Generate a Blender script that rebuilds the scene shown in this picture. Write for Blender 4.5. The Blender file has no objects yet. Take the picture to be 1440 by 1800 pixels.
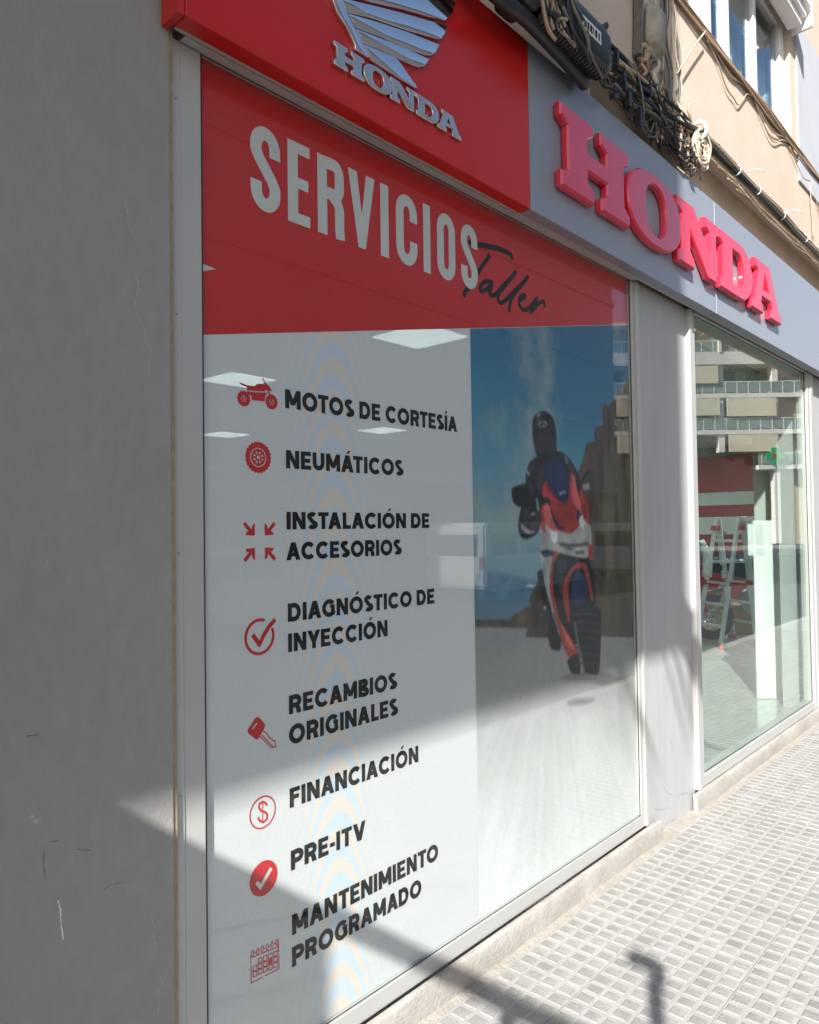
import bpy, bmesh, math, random
from mathutils import Vector, Matrix
random.seed(7)
sc = bpy.context.scene
COL = sc.collection

# ------------------------------------------------------------------ camera
F_PX, CAM = 1310.0, Vector((0, 0, 1.6))
R_ = Vector((0.67175528, -0.74064261, -0.0139059))
D_ = Vector((0.00851173, 0.02648824, -0.99961289))
FW = Vector((0.74072424, 0.67137687, 0.02409776))
cam = bpy.data.cameras.new('camera'); camo = bpy.data.objects.new('camera', cam); COL.objects.link(camo)
cam.sensor_fit = 'HORIZONTAL'; cam.sensor_width = 36; cam.lens = 36 * F_PX / 1440
cam.clip_start = 0.05; cam.clip_end = 600
U_ = -D_
camo.matrix_world = Matrix(((R_.x, U_.x, -FW.x, CAM.x), (R_.y, U_.y, -FW.y, CAM.y), (R_.z, U_.z, -FW.z, CAM.z), (0, 0, 0, 1)))
sc.camera = camo

# ------------------------------------------------------------------ light
SUN = Vector((2.0, 1.0, -1.5)).normalized()
EL = math.asin(-SUN.z)
w = bpy.data.worlds.new('World'); sc.world = w; w.use_nodes = True
nt = w.node_tree; bg = nt.nodes['Background']
sky = nt.nodes.new('ShaderNodeTexSky'); sky.sky_type = 'NISHITA'; sky.sun_disc = False
sky.sun_elevation = EL; sky.sun_rotation = math.atan2(-SUN.x, -SUN.y)
sky.air_density = 1.0; sky.dust_density = 1.5; sky.ozone_density = 1.0
nt.links.new(sky.outputs[0], bg.inputs[0]); bg.inputs[1].default_value = 0.078
sun = bpy.data.lights.new('sun', 'SUN'); sun.energy = 4.7; sun.angle = math.radians(0.6); sun.color = (1, 0.97, 0.92)
suno = bpy.data.objects.new('sun', sun); COL.objects.link(suno)
suno.rotation_euler = SUN.to_track_quat('-Z', 'Y').to_euler(); suno.location = (-20, -8, 20)
sc.view_settings.view_transform = 'Standard'; sc.view_settings.look = 'None'
sc.view_settings.gamma = 1; sc.view_settings.use_curve_mapping = False
sc.view_settings.exposure = 1.30
sc.cycles.max_bounces = 8; sc.cycles.transparent_max_bounces = 16; sc.cycles.caustics_reflective = False

# ------------------------------------------------------------------ helpers
def ray(px, py):
    return FW + R_ * ((px - 720) / F_PX) + D_ * ((py - 900) / F_PX)
def onY(px, py, Y):
    r = ray(px, py); return CAM + r * (Y / r.y)
def onZ(px, py, Z=0.0):
    r = ray(px, py); return CAM + r * ((Z - CAM.z) / r.z)

MATS = {}
def mat(name, col, rough=0.6, var=0.0, scale=8.0, bump=0.0, bscale=60.0, metal=0.0, spec=0.5, stretch=(1, 1, 1), var2=0.0, scale2=1.2, tint=None, coat=0.0):
    m = bpy.data.materials.new(name); m.use_nodes = True; n = m.node_tree; p = n.nodes['Principled BSDF']
    p.inputs['Base Color'].default_value = (*col, 1); p.inputs['Roughness'].default_value = rough
    p.inputs['Metallic'].default_value = metal; p.inputs['Specular IOR Level'].default_value = spec
    p.inputs['Coat Weight'].default_value = coat
    tc = n.nodes.new('ShaderNodeTexCoord'); mp = n.nodes.new('ShaderNodeMapping'); mp.inputs['Scale'].default_value = stretch
    n.links.new(tc.outputs['Object'], mp.inputs[0])
    if var or var2:
        cur = None
        for (v, s) in ((var, scale), (var2, scale2)):
            if not v: continue
            t = n.nodes.new('ShaderNodeTexNoise'); t.inputs['Scale'].default_value = s; t.inputs['Detail'].default_value = 6; t.inputs['Roughness'].default_value = 0.65
            n.links.new(mp.outputs[0], t.inputs[0])
            r = n.nodes.new('ShaderNodeMapRange'); r.inputs[1].default_value = 0.28; r.inputs[2].default_value = 0.72
            r.inputs[3].default_value = 1 - v; r.inputs[4].default_value = 1 + v
            n.links.new(t.outputs[0], r.inputs[0])
            mx = n.nodes.new('ShaderNodeMix'); mx.data_type = 'RGBA'; mx.blend_type = 'MULTIPLY'; mx.inputs[0].default_value = 1
            mx.clamp_result = False
            if cur is None: mx.inputs[6].default_value = (*col, 1)
            else: n.links.new(cur, mx.inputs[6])
            if tint:
                mt = n.nodes.new('ShaderNodeMix'); mt.data_type = 'RGBA'
                mt.inputs[6].default_value = (*[tint[i] * (1 - v) for i in range(3)], 1); mt.inputs[7].default_value = (1 + v, 1 + v, 1 + v, 1)
                r.inputs[3].default_value = 0; r.inputs[4].default_value = 1
                n.links.new(r.outputs[0], mt.inputs[0]); n.links.new(mt.outputs[2], mx.inputs[7])
            else:
                n.links.new(r.outputs[0], mx.inputs[7])
            cur = mx.outputs[2]
        n.links.new(cur, p.inputs['Base Color'])
    if bump:
        t = n.nodes.new('ShaderNodeTexNoise'); t.inputs['Scale'].default_value = bscale; t.inputs['Detail'].default_value = 5
        n.links.new(mp.outputs[0], t.inputs[0])
        b = n.nodes.new('ShaderNodeBump'); b.inputs['Strength'].default_value = bump; b.inputs['Distance'].default_value = 0.01
        n.links.new(t.outputs[0], b.inputs['Height']); n.links.new(b.outputs[0], p.inputs['Normal'])
    MATS[name] = m; return m

def tag(o, label=None, cat=None, group=None, kind=None):
    if label: o['label'] = label
    if cat: o['category'] = cat
    if group: o['group'] = group
    if kind: o['kind'] = kind
    return o
def empty(name, loc, label, cat, group=None):
    o = bpy.data.objects.new(name, None); COL.objects.link(o); o.location = loc; o.empty_display_size = 0.1
    bpy.context.view_layer.update(); return tag(o, label, cat, group)

class MB:
    """collects shapes in world coordinates, builds ONE mesh object"""
    def __init__(s): s.bm = bmesh.new()
    def poly(s, pts):
        vs = [s.bm.verts.new(p) for p in pts]; return s.bm.faces.new(vs)
    def box(s, x0, x1, y0, y1, z0, z1, bev=0.0, seg=2):
        r = bmesh.ops.create_cube(s.bm, size=1)
        bmesh.ops.scale(s.bm, vec=(x1 - x0, y1 - y0, z1 - z0), verts=r['verts'])
        bmesh.ops.translate(s.bm, vec=((x0 + x1) / 2, (y0 + y1) / 2, (z0 + z1) / 2), verts=r['verts'])
        if bev:
            es = list({e for v in r['verts'] for e in v.link_edges})
            bmesh.ops.bevel(s.bm, geom=es, offset=bev, segments=seg, affect='EDGES', profile=0.6)
        return s
    def obox(s, c, ax, ay, az, bev=0.0):
        """oriented box: centre and three half-axis vectors"""
        r = bmesh.ops.create_cube(s.bm, size=2)
        M = Matrix(((ax.x, ay.x, az.x, c[0]), (ax.y, ay.y, az.y, c[1]), (ax.z, ay.z, az.z, c[2]), (0, 0, 0, 1)))
        bmesh.ops.transform(s.bm, matrix=M, verts=r['verts'])
        if bev:
            es = list({e for v in r['verts'] for e in v.link_edges})
            bmesh.ops.bevel(s.bm, geom=es, offset=bev, segments=2, affect='EDGES')
        return s
    def bar(s, a, b, wx, wy):
        a, b = Vector(a), Vector(b); d = b - a; L = d.length; d.normalize()
        u = d.orthogonal() if abs(d.z) > 0.999 else d.cross(Vector((0, 0, 1)))
        if abs(d.z) > 0.999: u = Vector((1, 0, 0))
        u.normalize(); v = u.cross(d).normalized()
        return s.obox((a + b) / 2, u * wx / 2, v * wy / 2, d * L / 2)
    def tube(s, pts, r, n=7, smooth=4, closed=False, r1=None):
        P = [Vector(p) for p in pts]
        if smooth > 1 and len(P) > 2:
            Q = []; m = len(P)
            rng = range(m) if closed else range(m - 1)
            for i in rng:
                p0 = P[(i - 1) % m] if closed or i > 0 else P[0]; p1 = P[i]; p2 = P[(i + 1) % m]; p3 = P[(i + 2) % m] if closed or i + 2 < m else P[-1]
                for k in range(smooth):
                    t = k / smooth
                    Q.append(0.5 * ((2 * p1) + (-p0 + p2) * t + (2 * p0 - 5 * p1 + 4 * p2 - p3) * t * t + (-p0 + 3 * p1 - 3 * p2 + p3) * t ** 3))
            if not closed: Q.append(P[-1])
            P = Q
        rings = []; m = len(P); up = None
        for i, p in enumerate(P):
            t = (P[(i + 1) % m] - P[i - 1]) if closed or 0 < i < m - 1 else (P[1] - P[0] if i == 0 else P[-1] - P[-2])
            if t.length < 1e-9: t = Vector((1, 0, 0))
            t.normalize()
            if up is None: up = t.orthogonal().normalized()
            up = (up - t * up.dot(t)); up = up.normalized() if up.length > 1e-6 else t.orthogonal().normalized()
            v = t.cross(up)
            rr = r if r1 is None else r + (r1 - r) * i / (m - 1)
            rings.append([s.bm.verts.new(p + (up * math.cos(2 * math.pi * k / n) + v * math.sin(2 * math.pi * k / n)) * rr) for k in range(n)])
        for i in range(m if closed else m - 1):
            A, B = rings[i], rings[(i + 1) % m]
            for k in range(n): s.bm.faces.new((A[k], A[(k + 1) % n], B[(k + 1) % n], B[k]))
        if not closed:
            s.bm.faces.new(rings[0][::-1]); s.bm.faces.new(rings[-1])
        return s
    def cyl(s, a, b, r, n=16, r1=None): return s.tube([a, b], r, n, 1, False, r1)
    def lathe_ring(s, c, axis, R, r, n=28, k=8):
        """torus"""
        axis = Vector(axis).normalized(); u = axis.orthogonal().normalized(); v = axis.cross(u)
        return s.tube([Vector(c) + (u * math.cos(2 * math.pi * i / n) + v * math.sin(2 * math.pi * i / n)) * R for i in range(n)], r, k, 1, True)
    def build(s, name, m, parent=None, smooth=False, label=None):
        me = bpy.data.meshes.new(name); s.bm.normal_update()
        bmesh.ops.recalc_face_normals(s.bm, faces=s.bm.faces)
        s.bm.to_mesh(me); s.bm.free()
        if smooth:
            for p in me.polygons: p.use_smooth = True
        for mm in (m if isinstance(m, (list, tuple)) else [m]): me.materials.append(mm)
        o = bpy.data.objects.new(name, me); COL.objects.link(o)
        if parent is not None:
            o.parent = parent; o.matrix_parent_inverse = parent.matrix_world.inverted()
        if label: o['label'] = label
        return o
def box_obj(name, m, parent, *b, bev=0.0, label=None):
    return MB().box(*b, bev=bev).build(name, m, parent, label=label)
def smooth_angle(o, deg=40):
    me = o.data
    for p in me.polygons: p.use_smooth = True
    me.set_sharp_from_angle(angle=math.radians(deg)); return o

# ------------------------------------------------------------------ materials
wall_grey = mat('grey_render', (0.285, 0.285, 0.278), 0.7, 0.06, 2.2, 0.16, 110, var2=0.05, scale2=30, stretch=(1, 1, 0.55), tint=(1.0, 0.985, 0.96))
pillar_grey = mat('pillar_render', (0.385, 0.388, 0.395), 0.6, 0.06, 5, 0.06, 40, stretch=(3, 3, 0.5), var2=0.05, scale2=1.5)
alu = mat('aluminium', (0.44, 0.44, 0.43), 0.42, 0.04, 3, 0, 1, spec=0.5, metal=0.15)
caulk = mat('caulk', (0.30, 0.24, 0.15), 0.8, 0.25, 30)
dark_gap = mat('dark_rubber', (0.02, 0.02, 0.02), 0.7, 0.2, 20)
plinth_m = mat('plinth_concrete', (0.36, 0.35, 0.335), 0.85, 0.13, 4, 0.35, 70, var2=0.10, scale2=30, tint=(0.97, 0.93, 0.88), stretch=(1, 1, 1.6))
mortar_m = mat('dusty_mortar', (0.31, 0.285, 0.25), 0.9, 0.18, 20, 0.5, 80)
red_alu = mat('red_composite', (0.55, 0.016, 0.014), 0.28, 0.05, 2, 0.0, spec=0.5)
grey_alu = mat('grey_composite', (0.275, 0.30, 0.35), 0.32, 0.03, 2.5, 0, spec=0.5, metal=0.1)
soffit_grey = mat('soffit_grey', (0.42, 0.40, 0.37), 0.6, 0.08, 4)
red_acryl = mat('red_acrylic', (0.68, 0.022, 0.055), 0.18, 0.04, 3, spec=0.6, coat=0.5)
red_acryl.node_tree.nodes['Principled BSDF'].inputs['Subsurface Weight'].default_value = 0.0
chrome = mat('polished_chrome', (0.78, 0.78, 0.80), 0.06, 0, metal=1.0)
chrome_soft = mat('brushed_chrome', (0.72, 0.71, 0.70), 0.28, 0.06, 12, metal=1.0, stretch=(8, 1, 1))
beige = mat('beige_facade', (0.56, 0.455, 0.365), 0.85, 0.05, 3, 0.15, 45, var2=0.05, scale2=0.9)
beige_strip = mat('beige_recess', (0.64, 0.49, 0.36), 0.85, 0.10, 6, 0.2, 45)
white_frame = mat('white_upvc', (0.80, 0.80, 0.80), 0.35, 0.03, 3)
cloth_white = mat('white_curtain', (0.85, 0.84, 0.82), 0.8, 0.04, 6)
dark_green = mat('dark_slats', (0.055, 0.07, 0.06), 0.5, 0.2, 20)
black_plastic = mat('black_plastic', (0.022, 0.024, 0.027), 0.45, 0.25, 25, 0.1, 90)
navy_plastic = mat('navy_plastic', (0.02, 0.035, 0.075), 0.35, 0.2, 10)
black_cable = mat('black_cable', (0.018, 0.02, 0.023), 0.5, 0.3, 40)
grey_cable = mat('grey_cable', (0.16, 0.15, 0.14), 0.55, 0.3, 30)
tan_cable = mat('tan_cable', (0.42, 0.33, 0.23), 0.6, 0.25, 25)
white_cable = mat('ivory_cable', (0.48, 0.43, 0.34), 0.5, 0.15, 20)
brown_cable = mat('brown_cable', (0.30, 0.17, 0.09), 0.6, 0.3, 20)
white_plastic = mat('white_plastic', (0.75, 0.74, 0.72), 0.4, 0.05, 10)
grey_box_m = mat('weathered_grey_plastic', (0.38, 0.36, 0.30), 0.55, 0.15, 14, tint=(0.9, 0.8, 0.6))
label_m = mat('label_paper', (0.62, 0.62, 0.62), 0.6, 0.1, 30)
ink_m = mat('black_ink', (0.013, 0.014, 0.014), 0.55, 0.1, 5, spec=0.2)
print_red = mat('print_red', (0.56, 0.020, 0.022), 0.45, 0.04, 3)
icon_red = mat('icon_red', (0.52, 0.02, 0.025), 0.45, 0.04, 8)
print_white = mat('print_white', (0.60, 0.61, 0.59), 0.5, 0.03, 4)
mark_white = mat('scratch_white', (0.40, 0.40, 0.40), 0.7, 0.4, 60)
mark_dark = mat('scuff_dark', (0.12, 0.12, 0.115), 0.7, 0.4, 30)

def glass_mat(name, tint, r0=0.055, mul=1.0):
    m = bpy.data.materials.new(name); m.use_nodes = True; n = m.node_tree; n.nodes.clear()
    out = n.nodes.new('ShaderNodeOutputMaterial'); mix = n.nodes.new('ShaderNodeMixShader')
    tr = n.nodes.new('ShaderNodeBsdfTransparent'); tr.inputs[0].default_value = (*tint, 1)
    gl = n.nodes.new('ShaderNodeBsdfGlossy'); gl.inputs['Roughness'].default_value = 0.0; gl.inputs[0].default_value = (1, 1, 1, 1)
    lw = n.nodes.new('ShaderNodeLayerWeight'); lw.inputs[0].default_value = 0.5
    pw = n.nodes.new('ShaderNodeMath'); pw.operation = 'POWER'; pw.inputs[1].default_value = 5
    ma = n.nodes.new('ShaderNodeMath'); ma.operation = 'MULTIPLY_ADD'; ma.inputs[1].default_value = (1 - r0) * mul; ma.inputs[2].default_value = r0
    n.links.new(lw.outputs['Facing'], pw.inputs[0]); n.links.new(pw.outputs[0], ma.inputs[0])
    n.links.new(ma.outputs[0], mix.inputs[0]); n.links.new(tr.outputs[0], mix.inputs[1]); n.links.new(gl.outputs[0], mix.inputs[2])
    n.links.new(mix.outputs[0], out.inputs[0]); return m
glass_m = glass_mat('shop_glass', (0.90, 0.955, 0.93), 0.065)
glass_p = glass_mat('poster_glass', (0.97, 0.985, 0.98), 0.02, 0.8)
glass_up = glass_mat('upper_glass', (0.75, 0.85, 0.9), 0.10)
glass_dark = mat('dark_window_glass', (0.05, 0.06, 0.065), 0.06, 0.2, 0.5, spec=0.8)

def film_mat():
    """perforated white vinyl: white print, a fifth of it open holes, faint moire bands painted into its colour"""
    m = mat('perforated_film', (0.80, 0.80, 0.81), 0.55, 0.015, 3)
    n = m.node_tree; p = n.nodes['Principled BSDF']; out = [x for x in n.nodes if x.type == 'OUTPUT_MATERIAL'][0]
    tc = n.nodes.new('ShaderNodeTexCoord'); mp = n.nodes.new('ShaderNodeMapping')
    mp.inputs['Location'].default_value = (-1.62, 0, -0.05); mp.inputs['Scale'].default_value = (1.0, 0.0, 0.17)
    n.links.new(tc.outputs['Object'], mp.inputs[0])
    def mth(op, *v):
        q_ = n.nodes.new('ShaderNodeMath'); q_.operation = op
        for i, x in enumerate(v):
            if isinstance(x, (int, float)): q_.inputs[i].default_value = x
            else: n.links.new(x, q_.inputs[i])
        return q_.outputs[0]
    s0 = n.nodes.new('ShaderNodeSeparateXYZ'); n.links.new(tc.outputs['Object'], s0.inputs[0])
    dn = n.nodes.new('ShaderNodeTexNoise'); dn.inputs['Scale'].default_value = 3.5; dn.inputs['Detail'].default_value = 3; n.links.new(tc.outputs['Object'], dn.inputs[0])
    dx = mth('SUBTRACT', s0.outputs[0], 1.53)
    ph = mth('ADD', mth('ADD', s0.outputs[2], mth('MULTIPLY', mth('MULTIPLY', dx, dx), 13.0)), mth('MULTIPLY', dn.outputs[0], 0.10))
    a = mth('MULTIPLY_ADD', mth('SINE', mth('MULTIPLY', ph, 62.0)), 0.5, 0.5)
    rp = n.nodes.new('ShaderNodeValToRGB'); e = rp.color_ramp.elements
    e[0].position = 0.2; e[0].color = (0.66, 0.77, 0.88, 1); e[1].position = 0.8; e[1].color = (0.86, 0.76, 0.68, 1)
    n.links.new(a, rp.inputs[0])
    # moire bands put into the film colour, only in a vertical zone round X = 1.56
    sx = n.nodes.new('ShaderNodeSeparateXYZ'); n.links.new(tc.outputs['Object'], sx.inputs[0])
    d = n.nodes.new('ShaderNodeMath'); d.operation = 'SUBTRACT'; d.inputs[1].default_value = 1.53; n.links.new(sx.outputs[0], d.inputs[0])
    ab = n.nodes.new('ShaderNodeMath'); ab.operation = 'ABSOLUTE'; n.links.new(d.outputs[0], ab.inputs[0])
    mr = n.nodes.new('ShaderNodeMapRange'); mr.inputs[1].default_value = 0.06; mr.inputs[2].default_value = 0.30; mr.inputs[3].default_value = 0.85; mr.inputs[4].default_value = 0.0
    n.links.new(ab.outputs[0], mr.inputs[0])
    mx = n.nodes.new('ShaderNodeMix'); mx.data_type = 'RGBA'; n.links.new(mr.outputs[0], mx.inputs[0])
    mx.inputs[6].default_value = (0.75, 0.75, 0.765, 1); n.links.new(rp.outputs[0], mx.inputs[7])
    # fine weave
    wn = n.nodes.new('ShaderNodeTexNoise'); wn.inputs['Scale'].default_value = 260; wn.inputs['Detail'].default_value = 1
    n.links.new(tc.outputs['Object'], wn.inputs[0])
    r2 = n.nodes.new('ShaderNodeMapRange'); r2.inputs[1].default_value = 0.3; r2.inputs[2].default_value = 0.7; r2.inputs[3].default_value = 0.94; r2.inputs[4].default_value = 1.04
    n.links.new(wn.outputs[0], r2.inputs[0])
    m2 = n.nodes.new('ShaderNodeMix'); m2.data_type = 'RGBA'; m2.blend_type = 'MULTIPLY'; m2.inputs[0].default_value = 1
    n.links.new(mx.outputs[2], m2.inputs[6]); n.links.new(r2.outputs[0], m2.inputs[7]); n.links.new(m2.outputs[2], p.inputs['Base Color'])
    tr = n.nodes.new('ShaderNodeBsdfTransparent'); mix = n.nodes.new('ShaderNodeMixShader'); mix.inputs[0].default_value = 0.22
    n.links.new(p.outputs[0], mix.inputs[1]); n.links.new(tr.outputs[0], mix.inputs[2]); n.links.new(mix.outputs[0], out.inputs[0])
    return m
film_m = film_mat()



# ------------------------------------------------------------------ ground, road, pavement
ground_m = mat('far_ground', (0.22, 0.21, 0.20), 0.9, 0.1, 0.2)
asphalt = mat('asphalt', (0.055, 0.055, 0.057), 0.85, 0.2, 6, 0.3, 120)
kerb_m = mat('kerb_stone', (0.40, 0.39, 0.37), 0.8, 0.1, 5)
tag(MB().poly([(-150, -150, -0.17), (250, -150, -0.17), (250, 1.9, -0.17), (-150, 1.9, -0.17)]).bm and None, None) if False else None
g = MB(); g.poly([(-150, -150, -0.17), (250, -150, -0.17), (250, 60, -0.17), (-150, 60, -0.17)]); tag(g.build('ground', ground_m), kind='structure')
g = MB(); g.poly([(-60, -9.2, -0.13), (120, -9.2, -0.13), (120, -0.265, -0.13), (-60, -0.265, -0.13)]); tag(g.build('road', asphalt), kind='structure')
for i in range(10):
    pass
tag(MB().box(-60, 120, -0.27, -0.15, -0.16, 0.0).build('kerb', kerb_m), kind='structure')
tag(MB().box(-60, 120, -9.35, -9.2, -0.16, 0.0).build('kerb', kerb_m), kind='structure')
def paving_mat(name, col, grain, speck):
    m = mat(name, col, 0.8, 0.10, 3.0, 0.25, 150, var2=0.07, scale2=0.8); n = m.node_tree; p = n.nodes['Principled BSDF']
    src = p.inputs['Base Color'].links[0].from_socket
    tc = n.nodes.new('ShaderNodeTexCoord'); t = n.nodes.new('ShaderNodeTexNoise'); t.inputs['Scale'].default_value = 420; t.inputs['Detail'].default_value = 2
    ge = n.nodes.new('ShaderNodeNewGeometry'); n.links.new(ge.outputs['Position'], t.inputs[0])
    r = n.nodes.new('ShaderNodeMapRange'); r.inputs[1].default_value = 0.34; r.inputs[2].default_value = 0.5; r.inputs[3].default_value = speck; r.inputs[4].default_value = 1.0 + grain
    n.links.new(t.outputs[0], r.inputs[0])
    t2 = n.nodes.new('ShaderNodeTexNoise'); t2.inputs['Scale'].default_value = 9; t2.inputs['Detail'].default_value = 3; n.links.new(ge.outputs['Position'], t2.inputs[0])
    r2 = n.nodes.new('ShaderNodeMapRange'); r2.inputs[1].default_value = 0.3; r2.inputs[2].default_value = 0.7; r2.inputs[3].default_value = 0.84; r2.inputs[4].default_value = 1.14; n.links.new(t2.outputs[0], r2.inputs[0])
    sn = n.nodes.new('ShaderNodeVectorMath'); sn.operation = 'SUBTRACT'; sn.inputs[1].default_value = (2.255, 1.335, 0); n.links.new(ge.outputs['Position'], sn.inputs[0])
    s2 = n.nodes.new('ShaderNodeVectorMath'); s2.operation = 'MULTIPLY'; s2.inputs[1].default_value = (1 / .0669, 1 / .0669, 0); n.links.new(sn.outputs[0], s2.inputs[0])
    s3 = n.nodes.new('ShaderNodeVectorMath'); s3.operation = 'FLOOR'; n.links.new(s2.outputs[0], s3.inputs[0])
    wn = n.nodes.new('ShaderNodeTexWhiteNoise'); wn.noise_dimensions = '3D'; n.links.new(s3.outputs[0], wn.inputs['Vector'])
    r5 = n.nodes.new('ShaderNodeMapRange'); r5.inputs[3].default_value = 0.92; r5.inputs[4].default_value = 1.07; n.links.new(wn.outputs['Value'], r5.inputs[0])
    m5 = n.nodes.new('ShaderNodeMath'); m5.operation = 'MULTIPLY'; n.links.new(r.outputs[0], m5.inputs[0]); n.links.new(r5.outputs[0], m5.inputs[1])
    mu = n.nodes.new('ShaderNodeMath'); mu.operation = 'MULTIPLY'; n.links.new(m5.outputs[0], mu.inputs[0]); n.links.new(r2.outputs[0], mu.inputs[1])
    mx = n.nodes.new('ShaderNodeMix'); mx.data_type = 'RGBA'; mx.blend_type = 'MULTIPLY'; mx.inputs[0].default_value = 1
    n.links.new(src, mx.inputs[6]); n.links.new(mu.outputs[0], mx.inputs[7]); n.links.new(mx.outputs[2], p.inputs['Base Color']); return m
pad_m = paving_mat('paver_grey', (0.265, 0.26, 0.25), 0.08, 0.62)
grout_m = mat('paver_joint', (0.335, 0.325, 0.305), 0.85, 0.10, 5, 0.2, 120, var2=0.08, scale2=0.7)
PITCH, Y0, X0 = 0.0669, 1.335, 2.255
pav = empty('pavement', (0, 0, 0), None, None); pav['kind'] = 'structure'
slab = MB(); slab.box(-60, 120, -0.15, 1.66, -0.16, 0.0); slab.build('paving_base', grout_m, pav)
NX, NY = range(-34, 150), range(-22, 5)
cells = []
for j in NY:
    for i in NX:
        cx, cy = X0 + (i + 0.5) * PITCH, Y0 + (j + 0.5) * PITCH
        if cy > 1.625: continue
        dv = Vector((cx, cy, 0)) - CAM; dz = dv.dot(FW)
        vis = dz > 0.3 and abs(dv.dot(R_) / dz * F_PX) < 740 and abs(dv.dot(D_) / dz * F_PX) < 920
        cells.append((0 if vis else 1, dz, cx, cy))
cells.sort()
def pad_mesh(bm, cx, cy, a, b, h, ch=0.004):
    o = [bm.verts.new((cx + sx * a, cy + sy * b, 0.0002)) for sx, sy in ((-1, -1), (1, -1), (1, 1), (-1, 1))]
    t = [bm.verts.new((cx + sx * (a - ch), cy + sy * (b - ch), h)) for sx, sy in ((-1, -1), (1, -1), (1, 1), (-1, 1))]
    bm.faces.new(t)
    for k in range(4): bm.faces.new((o[k], o[(k + 1) % 4], t[(k + 1) % 4], t[k]))
pads = []
for v in range(4):
    m_ = MB(); pad_mesh(m_.bm, 0, 0, 0.0262 - 0.0006 * v, 0.0285 - 0.0005 * v, 0.0028 + 0.0004 * v)
    o = m_.build('paver', pad_m, pav); pads.append(o)
for k, (v, dz, cx, cy) in enumerate(cells[:300]):
    o = pads[k] if k < 4 else pads[k % 4].copy()
    if k >= 4: COL.objects.link(o)
    o.location = (cx + random.uniform(-.0012, .0012), cy + random.uniform(-.0012, .0012), 0); o.rotation_euler = (random.uniform(-.006, .006), random.uniform(-.006, .006), random.uniform(-.02, .02))
rest = MB()
for v, dz, cx, cy in cells[300:]:
    pad_mesh(rest.bm, cx + random.uniform(-.001, .001), cy + random.uniform(-.001, .001), 0.0262 - random.random() * .002, 0.0285 - random.random() * .0015, 0.0028 + random.random() * .001)
tag(rest.build('paver_field', pad_m, pav), kind='stuff')
# joint grooves between the slabs, every 0.4 m along and across: thin dark lines sunk between
jg = MB()
for k in range(-3, 1):
    yy = Y0 + k * PITCH * 6; jg.box(-3, 12, yy - 0.0012, yy + 0.0012, 0.0001, 0.0006)
for k in range(-8, 24):
    xx = X0 + k * PITCH * 6; jg.box(xx - 0.001, xx + 0.001, -0.14, 1.6, 0.0001, 0.0008)
tag(jg.build('slab_joint', mat('joint_dirt', (0.20, 0.18, 0.15), 0.9, 0.3, 20), pav), kind='stuff')
# dusty mortar fillet where the pavement meets the plinths
fm = MB()
n_ = 120; xs = [0.9 + (9.0 - 0.9) * i / n_ for i in range(n_ + 1)]
prev = None
for i, x in enumerate(xs):
    wv = 0.028 + 0.022 * abs(math.sin(i * 1.7) * math.sin(i * 0.41)) + random.random() * 0.010
    yb = 1.645 if x < 3.60 or x > 4.15 else 1.69
    if 3.60 < x < 4.15: wv += 0.05 + 0.02 * math.sin(i * 2.1)
    a = fm.bm.verts.new((x, yb, 0.008)); b = fm.bm.verts.new((x, yb - 0.012, 0.005)); c = fm.bm.verts.new((x, yb - 0.012 - wv * .7, 0.0006))
    if prev:
        fm.bm.faces.new((prev[0], prev[1], b, a)); fm.bm.faces.new((prev[1], prev[2], c, b))
    prev = (a, b, c)
fm.build('mortar_fillet', mortar_m, pav, smooth=True)

tag(MB().box(-60, 120, -13, -9.35, -0.16, 0.0).build('far_pavement', mat('far_paving', (.16, .155, .15), .85, .1, 2)), kind='structure')

# ------------------------------------------------------------------ left wall
lw = empty('grey_wall', (0, 1.66, 0), 'bare grey rendered wall, cracked and scuffed, left of the poster window', 'wall')
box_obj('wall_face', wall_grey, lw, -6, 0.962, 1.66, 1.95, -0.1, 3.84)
box_obj('edge_caulk', caulk, lw, 0.962, 0.975, 1.664, 1.72, 0.0, 2.9)
def cat(pts, k=5):
    P = [Vector(p) for p in pts]; Q = []; m = len(P)
    for i in range(m - 1):
        p0, p1, p2, p3 = P[max(i - 1, 0)], P[i], P[i + 1], P[min(i + 2, m - 1)]
        for j in range(k):
            t = j / k; Q.append(0.5 * ((2 * p1) + (-p0 + p2) * t + (2 * p0 - 5 * p1 + 4 * p2 - p3) * t * t + (-p0 + 3 * p1 - 3 * p2 + p3) * t ** 3))
    return Q + [P[-1]]
def ribbon(pts, w, Y, jit=0.0):
    """flat ribbon in the XZ plane at depth Y through (x, z) points"""
    m = MB(); P = [Vector((p[0], p[1])) for p in pts]; L = []; 
    for i, p in enumerate(P):
        t = (P[min(i + 1, len(P) - 1)] - P[max(i - 1, 0)]).normalized(); nrm = Vector((-t.y, t.x)); ww = w * (1 - jit * random.random())
        ww *= .55; L.append((m.bm.verts.new((p.x - nrm.x * ww / 2, Y, p.y - nrm.y * ww / 2)), m.bm.verts.new((p.x + nrm.x * ww / 2, Y - 1e-5 * i, p.y + nrm.y * ww / 2))))
    for a, b in zip(L, L[1:]): m.bm.faces.new((a[0], b[0], b[1], a[1]))
    return m
def wallmark(px, name, w, m, jit=0.7):
    P = cat([(lambda v: (v.x, v.z))(onY(x, y, 1.659)) for x, y in px], 6); P = [(p.x + random.uniform(-.0012, .0012), p.y) for p in P]
    ribbon(P, w, 1.659, .9).build(name, m, lw)
def zz(L, ox, oy, s): return [(ox + x / s, oy + y / s) for x, y in L]
wallmark([(219, 350), (222, 362), (226, 380), (230, 400), (233, 412)], 'crack', 0.004, mark_white)
wallmark([(238, 485), (243, 498), (238, 535), (245, 555), (252, 575), (257, 595), (264, 622), (262, 660)], 'crack', 0.004, mark_white)
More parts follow.
